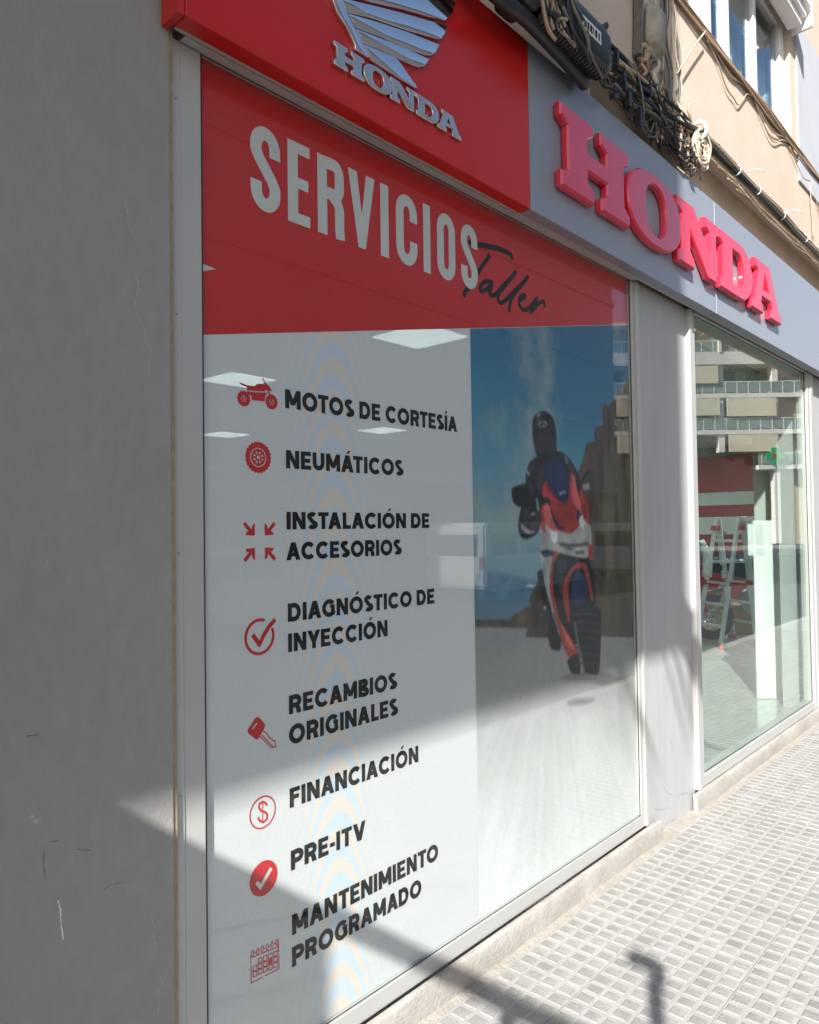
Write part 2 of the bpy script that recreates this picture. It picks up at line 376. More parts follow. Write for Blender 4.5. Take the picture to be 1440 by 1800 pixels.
wallmark(zz([(630, 1100), (690, 1180), (700, 1250), (750, 1305), (745, 1370), (760, 1420)], 0, 1150, 2.77), 'crack', 0.004, mark_white)
wallmark(zz([(760, 1510), (775, 1560), (788, 1600), (770, 1640), (780, 1680), (760, 1760)], 0, 1150, 2.77), 'crack', 0.0045, mark_white)
wallmark(zz([(282, 1200), (295, 1250), (297, 1300), (308, 1390)], 0, 1150, 2.77), 'paint_scratch', 0.006, white_plastic)
wallmark(zz([(150, 785), (165, 800), (175, 820), (200, 790)], 0, 1150, 2.77), 'paint_scratch', 0.016, mark_white)
wallmark(zz([(500, 1150), (540, 1125), (605, 1110)], 0, 1150, 2.77), 'scuff', 0.003, mark_dark)
wallmark(zz([(120, 400), (190, 393)], 0, 1150, 2.77), 'scuff', 0.005, mark_dark)
wallmark(zz([(215, 950), (213, 1040), (222, 1100)], 0, 1150, 2.77), 'scuff', 0.0035, mark_dark)
wallmark(zz([(240, 915), (290, 908)], 0, 1150, 2.77), 'scuff', 0.004, mark_dark)
wallmark(zz([(375, 952), (440, 955)], 0, 1150, 2.77), 'scuff', 0.004, mark_dark)
wallmark([(83, 985), (85, 1003)], 'paint_scratch', 0.006, mark_white)

# ------------------------------------------------------------------ poster window
pw = empty('poster_window', (2.3, 1.68, 0.1), 'aluminium shop window filled by the red and white service poster', 'window')
box_obj('outer_frame', alu, pw, 0.977, 1.002, 1.676, 1.74, 0.10, 2.852)
box_obj('frame_post', alu, pw, 1.004, 1.064, 1.679, 1.74, 0.16, 2.852, bev=0.002)
box_obj('frame_post', alu, pw, 3.540, 3.572, 1.674, 1.74, 0.16, 2.852, bev=0.002)
box_obj('outer_frame', alu, pw, 3.574, 3.606, 1.664, 1.74, 0.10, 2.852, bev=0.002)
box_obj('frame_rail', alu, pw, 1.004, 3.572, 1.674, 1.74, 0.10, 0.157, bev=0.002)
box_obj('frame_rail', alu, pw, 1.004, 3.572, 1.652, 1.74, 2.855, 2.90)
sealm = MB(); sealm.box(1.064, 1.069, 1.6815, 1.6845, 0.157, 2.853); sealm.box(3.5365, 3.54, 1.6815, 1.6845, 0.157, 2.853); sealm.box(1.069, 3.5365, 1.6825, 1.6845, 0.157, 0.1595); sealm.box(1.069, 3.5365, 1.6825, 1.6845, 2.8515, 2.853)
sealm.build('rubber_seal', dark_gap, pw)
box_obj('glass_pane', glass_p, pw, 1.0645, 3.5395, 1.685, 1.691, 0.1575, 2.8525)

# poster ------------------------------------------------------------
PY = 1.697
def pxz(px, py):
    v = onY(px, py, PY); return (v.x, v.z)
post = empty('poster', (2.3, PY, 0.16), 'red and white service poster with a motorcycle photo, behind the left window glass', 'poster')
def sheet(xz, Y):
    m = MB(); m.poly([(x, Y, z) for x, z in xz]); return m
film = MB(); film.box(1.064, 3.54, PY, PY + 0.0006, 0.158, 2.854); film.build('white_film', film_m, post)
zl, zr = pxz(358, 590.5)[1], pxz(1110, 573)[1]
sheet([(1.064, zl), (3.54, zr), (3.54, 2.854), (1.064, 2.854)], PY - 0.0004).build('red_band', print_red, post)
xa = 2.226
def zline(x): return zl + (zr - zl) * (x - 1.064) / (3.54 - 1.064)
sheet([(1.066, pxz(360, 464)[1]), (pxz(379, 473)[0], pxz(379, 473)[1]), (1.066, pxz(360, 481)[1])], PY - 0.0006).build('white_flake', print_white, post)

def arc(cx, cy, rx, ry, a0, a1, n=14):
    return [(cx + rx * math.cos(math.radians(a0 + (a1 - a0) * i / n)), cy + ry * math.sin(math.radians(a0 + (a1 - a0) * i / n))) for i in range(n + 1)]
def stroke(m, pts, w, Y, T=lambda x, z: (x, z), closed=False, cap=0.0, step=1.2e-6):
    """flat stroke of width w (glyph units) added to MB m; T maps glyph units to (x, z)"""
    P = [Vector(p) for p in pts]
    Q = [P[0]]
    for p in P[1:]:
        if (p - Q[-1]).length > 1e-5: Q.append(p)
    P = Q
    if closed and (P[0] - P[-1]).length < 1e-5: P.pop()
    n = len(P); L = []
    for i in range(n):
        a = P[i] - P[i - 1] if (closed or i > 0) else P[1] - P[0]
        b = P[(i + 1) % n] - P[i] if (closed or i < n - 1) else a
        if i == 0 and not closed: a = b
        a = a.normalized(); b = b.normalized()
        na, nb = Vector((-a.y, a.x)), Vector((-b.y, b.x)); mi = na + nb
        if mi.length < 0.2: mi = na.copy()
        mi.normalize(); k = min(1.0 / max(mi.dot(na), 0.35), 2.2)
        p = P[i].copy()
        if cap and not closed:
            if i == 0: p -= a * cap
            if i == n - 1: p += b * cap
        l, r = p + mi * w / 2 * k, p - mi * w / 2 * k
        x1, z1 = T(l.x, l.y); x2, z2 = T(r.x, r.y)
        L.append((m.bm.verts.new((x1, Y - step * i, z1)), m.bm.verts.new((x2, Y - step * i, z2))))
    if closed: L.append(L[0])
    for a, b in zip(L, L[1:]):
        m.bm.faces.new((a[0], b[0], b[1], a[1]))
def gl_sans(c, w):
    """bold geometric capitals: list of ('s', pts, closed) strokes and ('p', pts) polygons, and the advance"""
    h = w / 2; S = lambda *p, cl=False: ('s', list(p), cl); B = lambda x0, y0, x1, y1: ('p', [(x0, y0), (x1, y0), (x1, y1), (x0, y1)])
    def para(xb, xt, ww, y0=0, y1=1): return ('p', [(xb, y0), (xb + ww, y0), (xt + ww, y1), (xt, y1)])
    ws = w * 1.12
    if c == 'I': return [B(0, 0, w, 1)], w
    if c == 'Í': return [B(0, 0, w, 1), ('p', [(0.02, 1.08), (0.14, 1.08), (0.30, 1.27), (0.10, 1.27)])], w
    if c == 'L': return [B(0, 0, w, 1), B(w, 0, .60, w * .85)], .60
    if c == 'T': return [B(0, 1 - w * .85, .74, 1), B(.37 - h, 0, .37 + h, 1 - w * .85)], .74
    if c == 'F': return [B(0, 0, w, 1), B(w, 1 - w * .85, .66, 1), B(w, .40, .60, .40 + w * .85)], .66
    if c == 'E': return [B(0, 0, w, 1), B(w, 1 - w * .85, .68, 1), B(w, .5 - w * .42, .62, .5 + w * .42), B(w, 0, .69, w * .85)], .69
    if c == 'N': return [B(0, 0, w, 1), B(.86 - w, 0, .86, 1), para(.86 - w * 1.08, 0, w * 1.08)], .86
    if c == 'M': return [B(0, 0, w, 1), B(1.02 - w, 0, 1.02, 1), para(.51 - ws * .48, 0, ws * .96, .20, 1), para(.51 - ws * .48, 1.02 - ws * .96, ws * .96, .20, 1)], 1.02
    if c in 'AÁ':
        g = [para(0, .47 - ws / 2, ws), para(.94 - ws, .47 - ws / 2, ws), ('p', [(.2, .2), (.74, .2), (.68, .2 + w * .82), (.26, .2 + w * .82)])]
        if c == 'Á': g.append(('p', [(.42, 1.08), (.54, 1.08), (.72, 1.27), (.52, 1.27)]))
        return g, .94
    if c == 'V': return [para(.47 - ws / 2, 0, ws), para(.47 - ws / 2, .94 - ws, ws)], .94
    if c == 'Y': return [para(.45 - ws / 2, 0, ws, .36, 1), para(.45 - ws / 2, .90 - ws, ws, .36, 1), B(.45 - h, 0, .45 + h, .42)], .90
    if c == '-': return [B(0, .32, .34, .32 + w * .8)], .34
    if c in 'OÓ':
        g = [('s', arc(.52, .5, .52 - h, .52 - h, 0, 360, 32)[:-1], True)]
        if c == 'Ó': g.append(('p', [(.46, 1.10), (.58, 1.10), (.76, 1.29), (.56, 1.29)]))
        return g, 1.04
    if c == 'C': return [('s', arc(.51, .5, .51 - h, .52 - h, 42, 318, 24), False)], .92
    if c == 'G': return [('s', arc(.51, .5, .51 - h, .52 - h, 42, 335, 24) , False), B(.90 - w, .08, .90, .52), B(.56, .52 - w * .0 - .02, .90, .52 + w * .62)], .94
    if c == 'D': return [B(0, 0, w, 1), ('s', [(w, 1 - h * .9)] + arc(.42, .5, .44 - h, .5 - h * .9, 90, -90, 18) + [(w, h * .9)], False)], .88
    if c == 'B': return [B(0, 0, w, 1), ('s', [(w, 1 - h * .8)] + arc(.42, .755, .26 - h * .6, .245 - h * .8, 90, -90, 10) + [(w, .51)], False), ('s', [(w, .51)] + arc(.46, .26, .30 - h * .6, .25 - h * .8 + .01, 90, -90, 10) + [(w, h * .8)], False)], .76
    if c in 'PR':
        g = [B(0, 0, w, 1), ('s', [(w, 1 - h * .9)] + arc(.42, .66, .32 - h * .5, .34 - h * .9, 90, -90, 12) + [(w, .32 + h * .9)], False)]
        if c == 'R': g.append(para(.80 - ws, .40, ws, 0, .36))
        return g, (.76 if c == 'P' else .80)
    if c == 'U': return [('s', [(h, 1), (h, .42)] + arc(.41, .42, .41 - h, .43 - h, 180, 360, 14) + [(.82 - h, 1)], False)], .82
    if c == 'S':
        r = .27 - h * .85
        pts = arc(.34, .735 , .30 - h * .6, .275 - h, 35, 190, 10) + [(.12, .60), (.34, .515), (.56, .43)] + arc(.35, .265, .32 - h * .6, .275 - h, 0, -148, 10)
        pts = arc(.34, .74, .28 - h * .5, .27 - h, 30, 200, 10) + arc(.36, .265, .30 - h * .5, .27 - h, 75, -150, 14)
        return [('s', pts, False)], .68
    return [], .34
KERN = {'TA': -.14, 'AT': -.14, 'ÁT': -.14, 'TO': -.06, 'OT': -.06, 'RT': -.05, 'AC': -.04, 'LA': -.04, 'AL': 0, 'NY': -.03, 'YE': -.06, 'TV': -.02, 'ÍA': -.04, 'RA': -.03, 'MÁ': -.04, 'DA': -.03, 'AD': -.04, 'CA': -.03, 'IA': -.03, 'AG': -.05, 'AM': -.03, 'NA': -.03, 'ST': -.04, 'TE': -.02, 'RE': 0, 'AN': -.03, 'MA': -.03}
def lettering(text, x0, x1, z0, z1, w, name, m, parent, Y, gap=.10, glyph=None, space=.34):
    glyph = glyph or gl_sans; x = 0; items = []; prev_ = ''
    for c in text:
        if c == ' ': x += space; prev_ = ''; continue
        g, a = glyph(c, w); x += KERN.get(prev_ + c, 0); items.append((x, g)); x += a + gap; prev_ = c
    tot = x - gap; sx, sz = (x1 - x0) / tot, z1 - z0
    b = MB(); k = 0
    for ox, g in items:
        T = lambda u, v, ox=ox: (x0 + (u + ox) * sx, z0 + v * sz)
        for it in g:
            k += 1; yy = Y - 3e-5 * (k % 5)
            if it[0] == 'p': b.poly([(T(u, v)[0], yy, T(u, v)[1]) for u, v in it[1]])
            else: stroke(b, it[1], w * .98, yy, T, it[2])
    return b.build(name, m, parent)
LINES = [('MOTOS DE CORTESÍA', 1.345, 2.138, 1.957, 2.010), ('NEUMÁTICOS', 1.346, 1.842, 1.783, 1.834), ('INSTALACIÓN DE', 1.346, 1.974, 1.607, 1.656),
         ('ACCESORIOS', 1.344, 1.828, 1.519, 1.568), ('DIAGNÓSTICO DE', 1.347, 1.995, 1.343, 1.393), ('INYECCIÓN', 1.347, 1.757, 1.256, 1.307), ('RECAMBIOS', 1.348, 1.797, 1.079, 1.131),
         ('ORIGINALES', 1.347, 1.800, .993, 1.046), ('FINANCIACIÓN', 1.347, 1.899, .815, .868), ('PRE-ITV', 1.349, 1.646, .638, .692), ('MANTENIMIENTO', 1.351, 1.995, .456, .511), ('PROGRAMADO', 1.350, 1.905, .367, .421)]
for t, a, b_, c, d in LINES: lettering(t, a, b_, c - .001, d + .001, 0.27, 'lettering', ink_m, post, PY - 0.0008)

def gl_cond(c, w):
    """tall condensed capitals"""
    W = 0.42; h = w / 2; B = lambda x0, y0, x1, y1: ('p', [(x0, y0), (x1, y0), (x1, y1), (x0, y1)])
    r = W / 2 - h; vz = 0.42; ry = r * vz   # corner radius: round in metres
    if c == 'I': return [B(0, 0, w, 1)], w
    if c == 'E': return [B(0, 0, w, 1), B(w, 1 - .062 * 1.9, .36, 1), B(w, .5 - .055, .33, .5 + .055), B(w, 0, .37, .062 * 1.9)], .37
    return [], W
def servicios():
    """SERVICIOS: glyphs drawn in metres, 0.245 tall"""
    H = 0.243; s = 0.0385; h = s / 2; z0 = 2.506; b = MB(); k = 0
    boxes = [('S', 1.231, 1.335), ('E', 1.362, 1.446), ('R', 1.476, 1.585), ('V', 1.603, 1.722), ('I', 1.748, 1.787), ('C', 1.823, 1.931), ('I', 1.963, 2.001), ('O', 2.038, 2.142), ('S', 2.176, 2.278)]
    for c, x0, x1 in boxes:
        W = x1 - x0; r = W / 2 - h; ry = r * 1.25; it = []
        R_b = lambda a, c_, e, d: it.append(('p', [(a, c_), (e, c_), (e, d), (a, d)]))
        if c == 'I': R_b(0, 0, W, H)
        elif c == 'E': R_b(0, 0, s, H); R_b(s, H - .033, W, H); R_b(s, H / 2 - .015, W * .93, H / 2 + .018); R_b(s, 0, W, .033)
        elif c == 'V': it += [('p', [(0, H), (s * 1.02, H), (W / 2 + s * .42, 0), (W / 2 - s * .42, 0)]), ('p', [(W - s * 1.02, H), (W, H), (W / 2 + s * .42, 0), (W / 2 - s * .42, 0)])]
        elif c == 'O': it.append(('s', arc(W / 2, H - h - ry, r, ry, 0, 180, 12) + arc(W / 2, h + ry, r, ry, 180, 360, 12), True))
        elif c == 'C': it.append(('s', [(W - h, H * .64)] + arc(W / 2, H - h - ry, r, ry, 0, 180, 12) + arc(W / 2, h + ry, r, ry, 180, 360, 12) + [(W - h, H * .36)], False))
        elif c == 'R':
            R_b(0, 0, s, H); q = .052
            it.append(('s', [(s, H - h * .9), (W - h - .022, H - h * .9)] + arc(W - h - .022, H - h * .9 - .03, .022, .03, 90, 0, 6) + [(W - h, H * .55 + .035)] + arc(W - h - .022, H * .55 + .026, .022, .028, 0, -90, 6) + [(s, H * .545)], False))
            it.append(('s', [(W * .56, H * .52), (W - h - .008, H * .46), (W - h, H * .38), (W - h, .03), (W - h + .003, 0)], False))
        elif c == 'S':
            it.append(('s', [(W - h, H * .66), (W - h, H - h - ry)] + arc(W / 2, H - h - ry, r, ry, 0, 180, 12) + [(h, H * .70), (h + .010, H * .62), (W / 2, H * .5), (W - h - .010, H * .38), (W - h, H * .30)] + arc(W / 2, h + ry, r, ry, 0, -180, 12) + [(h, H * .34)], False))
        T = lambda u, v: (x0 + u, z0 + v)
        for t in it:
            k += 1; yy = PY - 0.0014 - 3e-5 * (k % 4)
            if t[0] == 'p': b.poly([(T(u, v)[0], yy, T(u, v)[1]) for u, v in t[1]])
            else: stroke(b, t[1], s, yy, T, t[2])
    return b.build('lettering', print_white, post)
servicios()
TAL = [([(185, 165), (200, 195), (300, 218), (420, 238), (560, 272), (660, 315), (705, 350), (722, 395)], 40), ([(432, 352), (400, 405), (340, 490), (295, 565), (240, 660), (190, 740), (135, 800), (108, 862)], 36),
       ([(478, 705), (430, 680), (370, 692), (322, 740), (314, 790), (345, 805), (405, 775), (465, 720), (450, 775), (436, 830), (465, 860), (520, 838), (600, 745), (700, 640), (775, 552), (700, 655), (610, 760), (548, 850), (545, 920), (580, 955), (640, 918), (740, 815), (850, 705), (928, 612), (850, 715), (750, 840), (700, 935), (685, 1058)], 33),
       ([(815, 925), (868, 890), (886, 862), (856, 855), (818, 890), (808, 955), (832, 1020), (872, 1045), (925, 1025), (985, 955), (1035, 895), (995, 985), (960, 1062), (1010, 1010), (1065, 955), (1110, 935), (1128, 955), (1133, 1000)], 32)]
tb = MB()
for k, (pts, wd) in enumerate(TAL):
    P = [pxz(800 + x / 7.2, 400 + y / 7.2) for x, y in cat(pts)]
    stroke(tb, P, wd / 7.2 * 0.0040, PY - 0.0010 - 4e-5 * k, cap=0.004, step=1e-6)
tb.build('lettering', ink_m, post)

# icons -------------------------------------------------------------
ICY = PY - 0.0008
class Icon:
    def __init__(s): s.b = MB(); s.k = 0
    def z(s, d=0): s.k += 1; return ICY - 2e-5 * s.k - d
    def poly(s, pts, d=0): yy = s.z(d); s.b.poly([(x, yy, z) for x, z in pts]); return s
    def st(s, pts, w, closed=False, cap=0): stroke(s.b, pts, w, s.z(), closed=closed, cap=cap); return s
    def disc(s, c, r, n=28): return s.poly([(c[0] + r * math.cos(2 * math.pi * i / n), c[1] + r * math.sin(2 * math.pi * i / n)) for i in range(n)])
    def ring(s, c, r, w, a0=0, a1=360, n=32): return s.st(arc(c[0], c[1], r, r, a0, a1, n), w, closed=(a1 - a0) >= 360)
    def done(s, name, m=None): return s.b.build(name, m or icon_red, post)
def q(ox, oy, s): return lambda pts: [pxz(ox + x / s, oy + y / s) for x, y in pts]
A = q(400, 640, 8.18)
ic = Icon()
for c in (A([(232, 497)])[0], A([(632, 545)])[0]): ic.ring(c, 0.0150, 0.0125); ic.ring(c, 0.005, 0.004, 100, 380, 14)
ic.poly(A([(155, 262), (200, 268), (265, 300), (385, 320), (420, 288), (480, 283), (530, 296), (500, 205), (490, 195), (510, 200), (545, 268), (600, 320), (640, 385), (570, 388), (545, 370), (530, 395), (420, 388), (330, 380), (275, 380), (280, 330), (200, 300)]))
ic.poly(A([(275, 385), (330, 400), (545, 412), (575, 405), (545, 450), (530, 540), (345, 515), (340, 460), (320, 440), (290, 460), (230, 500), (225, 490), (290, 430)]))
ic.poly(A([(575, 385), (600, 390), (650, 540), (630, 550)]))
ic.done('motorcycle_icon')
c = A([(440, 1342)])[0]; ic = Icon(); ic.ring(c, 0.0345, 0.0150); ic.ring(c, 0.0205, 0.007); ic.ring(c, 0.0065, 0.003)
for k in range(8): a = 2 * math.pi * k / 8; ic.st([(c[0] + .007 * math.cos(a), c[1] + .007 * math.sin(a)), (c[0] + .019 * math.cos(a), c[1] + .019 * math.sin(a))], 0.0055)
for k in range(24): a = 2 * math.pi * k / 24; ic.st([(c[0] + .0415 * math.cos(a), c[1] + .0415 * math.sin(a)), (c[0] + .044 * math.cos(a), c[1] + .044 * math.sin(a))], 0.0065)
ic.done('tyre_icon')
A = q(410, 900, 6.43); ic = Icon(); c = A([(300, 335)])[0]
for sx, sz in ((-1, 1), (1, 1), (-1, -1), (1, -1)):
    t = lambda u, v: (c[0] + sx * u * .76, c[1] + sz * v * .78)
    ic = Icon(); ic.st([t(.068, .066), t(.030, .028)], 0.0105); ic.poly([t(.022, .022), t(.040, .022), t(.040, .022), t(.034, .052), t(.022, .062)][:2] + [t(.0325, .0325), t(.022, .062)]); ic.poly([t(.022, .022), t(.064, .024), t(.056, .036), t(.036, .036)])
    ic.poly([t(.022, .024), t(.036, .036), t(.034, .056), t(.022, .066)]); ic.done('arrow_icon')
ic = Icon(); c = A([(298, 1410)])[0]; ic.ring(c, 0.0465, 0.0085, 68, 385, 40)
ic.st(A([(225, 1395), (295, 1500)]), 0.0125, cap=.003).st(A([(290, 1508), (340, 1400), (400, 1300), (465, 1225)]), 0.0125, cap=.003); ic.done('tick_ring_icon')
A = q(410, 1240, 7.5); ic = Icon()
ic.poly(A([(188, 330), (195, 310), (290, 165), (320, 150), (345, 165), (412, 235), (420, 270), (408, 305), (330, 440), (305, 450), (285, 440), (200, 370)]))
for s_ in ([(395, 335), (450, 385), (465, 410), (470, 435), (500, 430), (515, 465), (545, 465), (560, 545), (500, 555), (350, 405)], [(375, 385), (520, 540)]): ic.st(A(s_), 0.0030)
ic.done('key_icon')
sheet(A([(242, 310), (252, 318), (315, 238), (305, 226)]), ICY - 4e-4).build('key_slot', print_white, post)
ic = Icon(); c = A([(388, 1408)])[0]; ic.ring(c, 0.0425, 0.0042)
ic.st(A([(440, 1312), (425, 1285), (385, 1272), (345, 1295), (335, 1345), (365, 1390), (415, 1405), (448, 1440), (442, 1500), (400, 1535), (350, 1525), (328, 1480)]), 0.0060, cap=.002)
ic.st(A([(385, 1255), (385, 1560)]), 0.0028); ic.done('coin_icon')
A = q(410, 1490, 6.67); ic = Icon(); c = A([(357, 358)])[0]; ic.disc(c, 0.0470); ic.done('tick_disc_icon')
tk = Icon(); stroke(tk.b, A([(280, 415), (318, 460), (435, 255)]), 0.0110, ICY - 5e-4, cap=.004); tk.done('tick_mark', print_white)
ic = Icon()
ic.st(A([(205, 1255), (205, 1360)]), .003).st(A([(207, 1380), (210, 1590), (345, 1520)]), .003).st(A([(370, 1505), (535, 1420), (533, 1250)]), .003).st(A([(530, 1225), (525, 1080)]), .004).st(A([(215, 1290), (525, 1160)]), .0025)
for k in range(6):
    cc = A([(228 + 56.5 * k, 1242 - 26.5 * k)])[0]; ic.st(arc(cc[0], cc[1], .0036, .0085, 0, 360, 10), .0022, closed=True)
    if k < 5: ic.st(A([(240 + 56.5 * k, 1240 - 26.5 * k), (272 + 56.5 * k, 1224 - 26.5 * k)]), .0022)
for r in range(4):
    for k in range(5):
        if r == 0 and k == 0: continue
        ox, oy = 232 + 60 * k, 1330 + (0 if r else 0) + 66 * r - 26 * k
        if r == 3: continue
        ic.st(A([(ox, oy), (ox + 42, oy - 18), (ox + 42, oy + 36), (ox, oy + 54)]), .0024, closed=True)
ic.poly(A([(412, 1320), (454, 1302), (454, 1356), (412, 1374)])); ic.done('calendar_icon')

# printed photograph ------------------------------------------------
PCOL = dict(rock=((0.075, 0.058, 0.042), .35, 9), rock_light=((0.11, 0.085, 0.06), .3, 12), black=((0.016, 0.015, 0.018), .2, 9), blue=((0.014, 0.03, 0.10), .2, 9), coral=((0.44, 0.045, 0.045), .08, 9),
      silver=((0.42, 0.41, 0.39), .12, 9), orange=((0.33, 0.055, 0.035), .12, 9), tyre=((0.012, 0.016, 0.026), .15, 9), shade=((0.14, 0.135, 0.135), .2, 6), lampw=((0.75, 0.8, 0.75), .05, 9), fold=((0.045, 0.043, 0.05), .3, 14), grey=((0.12, 0.12, 0.125), .3, 14), coral_light=((0.62, 0.13, 0.12), .1, 9), coral_dark=((0.26, 0.025, 0.03), .15, 9), glint=((0.30, 0.31, 0.33), .2, 14), visor=((0.03, 0.028, 0.034), .2, 9), rock_dark=((0.035, 0.028, 0.022), .35, 12), sea=((0.10, 0.20, 0.29), .1, 5), navy=((0.02, 0.03, 0.09), .1, 5))
B6 = q(820, 560, 2.647)
lay = [0]
def closed_cat(pts, k=4):
    Q = []; n = len(pts); P = [Vector(p) for p in pts]
    for i in range(n):
        p0, p1, p2, p3 = P[i - 1], P[i], P[(i + 1) % n], P[(i + 2) % n]
        for j in range(k):
            t = j / k; c = 0.5 * ((2 * p1) + (-p0 + p2) * t + (2 * p0 - 5 * p1 + 4 * p2 - p3) * t * t + (-p0 + 3 * p1 - 3 * p2 + p3) * t ** 3)
            l = p1.lerp(p2, t); Q.append(tuple(l.lerp(c, .8)))
    return Q
def rough_edge(pts, amp, rng=random.Random(5)):
    Q = []; n = len(pts)
    for i in range(n):
        a, b = Vector(pts[i]), Vector(pts[(i + 1) % n]); L = (b - a).length; m_ = max(1, int(L / 9))
        for j in range(m_):
            v = a.lerp(b, j / m_); Q.append((v.x + (rng.uniform(-amp, amp) if j else 0), v.y + (rng.uniform(-amp, amp) if j else 0)))
    return Q
PRN = []
def pr(name, m, pts):
    pts = rough_edge(pts, 3.2) if name in ('rock', 'rock_strata', 'distant_hill') else (closed_cat(pts) if len(pts) > 4 else pts)
    PRN.append((name, PCOL[m], [pxz(820 + x / 2.647, 560 + y / 2.647) for x, y in pts]))
pr('distant_hill', 'sea', [(20, 1185), (120, 1178), (200, 1195), (280, 1215), (340, 1222), (340, 1300), (20, 1300)])
pr('rock', 'rock', [(515, 725), (530, 680), (545, 640), (552, 600), (562, 578), (598, 570), (594, 530), (602, 508), (618, 500), (634, 495), (632, 420), (640, 398), (652, 400), (662, 412), (668, 400), (690, 372), (704, 340), (712, 315), (735, 300), (752, 285), (772, 272), (800, 260), (806, 1486), (620, 1478), (520, 1400), (500, 900)])
pr('rock_strata', 'rock_light', [(640, 520), (690, 470), (720, 560), (700, 800), (690, 1100), (650, 1300), (620, 1100), (640, 800)])
pr('rock_strata', 'rock_light', [(740, 400), (790, 380), (795, 900), (770, 1200), (745, 900)])
pr('rock', 'rock', [(40, 1398), (130, 1400), (200, 1402), (215, 1382), (250, 1368), (272, 1345), (292, 1338), (298, 1290), (315, 1255), (332, 1222), (380, 1260), (400, 1486), (275, 1485), (285, 1440), (40, 1434)])
pr('road_shadow', 'shade', [(435, 1672), (480, 1655), (545, 1640), (625, 1642), (690, 1660), (748, 1680), (700, 1700), (640, 1712), (570, 1690), (500, 1690)])
pr('road_shadow', 'shade', [(465, 1780), (520, 1765), (600, 1770), (560, 1795), (480, 1800)])
pr('leg', 'black', [(328, 1180), (365, 1170), (380, 1260), (400, 1380), (440, 1500), (432, 1545), (390, 1530), (372, 1420), (355, 1330), (340, 1250)])
pr('jacket', 'black', [(300, 662), (330, 640), (420, 615), (470, 640), (510, 700), (528, 760), (530, 840), (470, 900), (350, 900), (330, 832), (318, 850), (282, 850), (275, 740), (285, 690)])
pr('sleeve', 'black', [(262, 860), (320, 840), (330, 900), (345, 950), (330, 1000), (280, 1028), (247, 1008), (240, 950)])
pr('mirror', 'black', [(208, 800), (225, 780), (270, 768), (300, 788), (310, 830), (290, 868), (240, 875), (215, 852)])
pr('helmet', 'black', [(305, 500), (308, 470), (320, 448), (340, 433), (368, 431), (395, 450), (410, 485), (418, 530), (420, 600), (420, 640), (380, 655), (332, 648), (316, 600), (307, 550)])
pr('side_panel', 'silver', [(340, 1060), (360, 1000), (400, 1000), (430, 1060), (420, 1130), (395, 1150), (400, 1250), (425, 1380), (400, 1360), (372, 1240), (348, 1140)])
pr('engine', 'black', [(400, 1140), (430, 1090), (560, 1100), (592, 1150), (600, 1350), (560, 1420), (480, 1560), (440, 1500), (420, 1380), (400, 1250)])
pr('fairing', 'coral', [(342, 930), (350, 880), (362, 850), (352, 800), (362, 765), (374, 752), (392, 800), (430, 848), (460, 858), (478, 825), (483, 720), (498, 716), (515, 780), (552, 825), (570, 880), (566, 960), (575, 1010), (540, 990), (480, 1000), (430, 990), (370, 1000), (350, 985)])
pr('windscreen', 'blue', [(362, 735), (372, 690), (398, 655), (430, 648), (458, 685), (476, 745), (480, 800), (462, 856), (430, 846), (392, 796)])
pr('decal', 'blue', [(384, 890), (396, 890), (428, 955), (462, 975), (440, 985), (418, 968)])
pr('decal', 'blue', [(513, 865), (524, 870), (527, 930), (512, 945)])
pr('headlight', 'silver', [(368, 960), (430, 988), (490, 1000), (540, 950), (575, 965), (582, 1050), (562, 1112), (500, 1105), (440, 1090), (400, 1045), (376, 1005)])
pr('lamp', 'lampw', [(390, 985), (415, 985), (425, 1015), (412, 1045), (392, 1025)])
pr('lamp', 'lampw', [(528, 925), (545, 915), (553, 950), (540, 975), (526, 960)])
pr('intake', 'navy', [(345, 1085), (375, 1075), (410, 1085), (400, 1105), (360, 1108)])
pr('belly_stripe', 'orange', [(410, 1080), (428, 1095), (405, 1145), (402, 1250), (430, 1390), (480, 1480), (528, 1560), (520, 1592), (470, 1570), (430, 1450), (405, 1360), (385, 1240), (395, 1140)])
pr('tyre', 'tyre', [(470, 1590), (520, 1560), (530, 1650), (490, 1650), (478, 1630)])
pr('mudguard', 'orange', [(448, 1250), (472, 1180), (500, 1150), (530, 1135), (560, 1150), (580, 1240), (590, 1315), (572, 1280), (548, 1172), (512, 1162), (480, 1205), (474, 1290), (488, 1400), (474, 1410), (455, 1330)])
pr('tyre', 'tyre', [(478, 1370), (500, 1345), (560, 1340), (622, 1350), (627, 1450), (618, 1640), (590, 1657), (548, 1642), (522, 1545), (492, 1450)])
pr('indicator', 'orange', [(306, 958), (328, 950), (326, 966), (308, 970)])
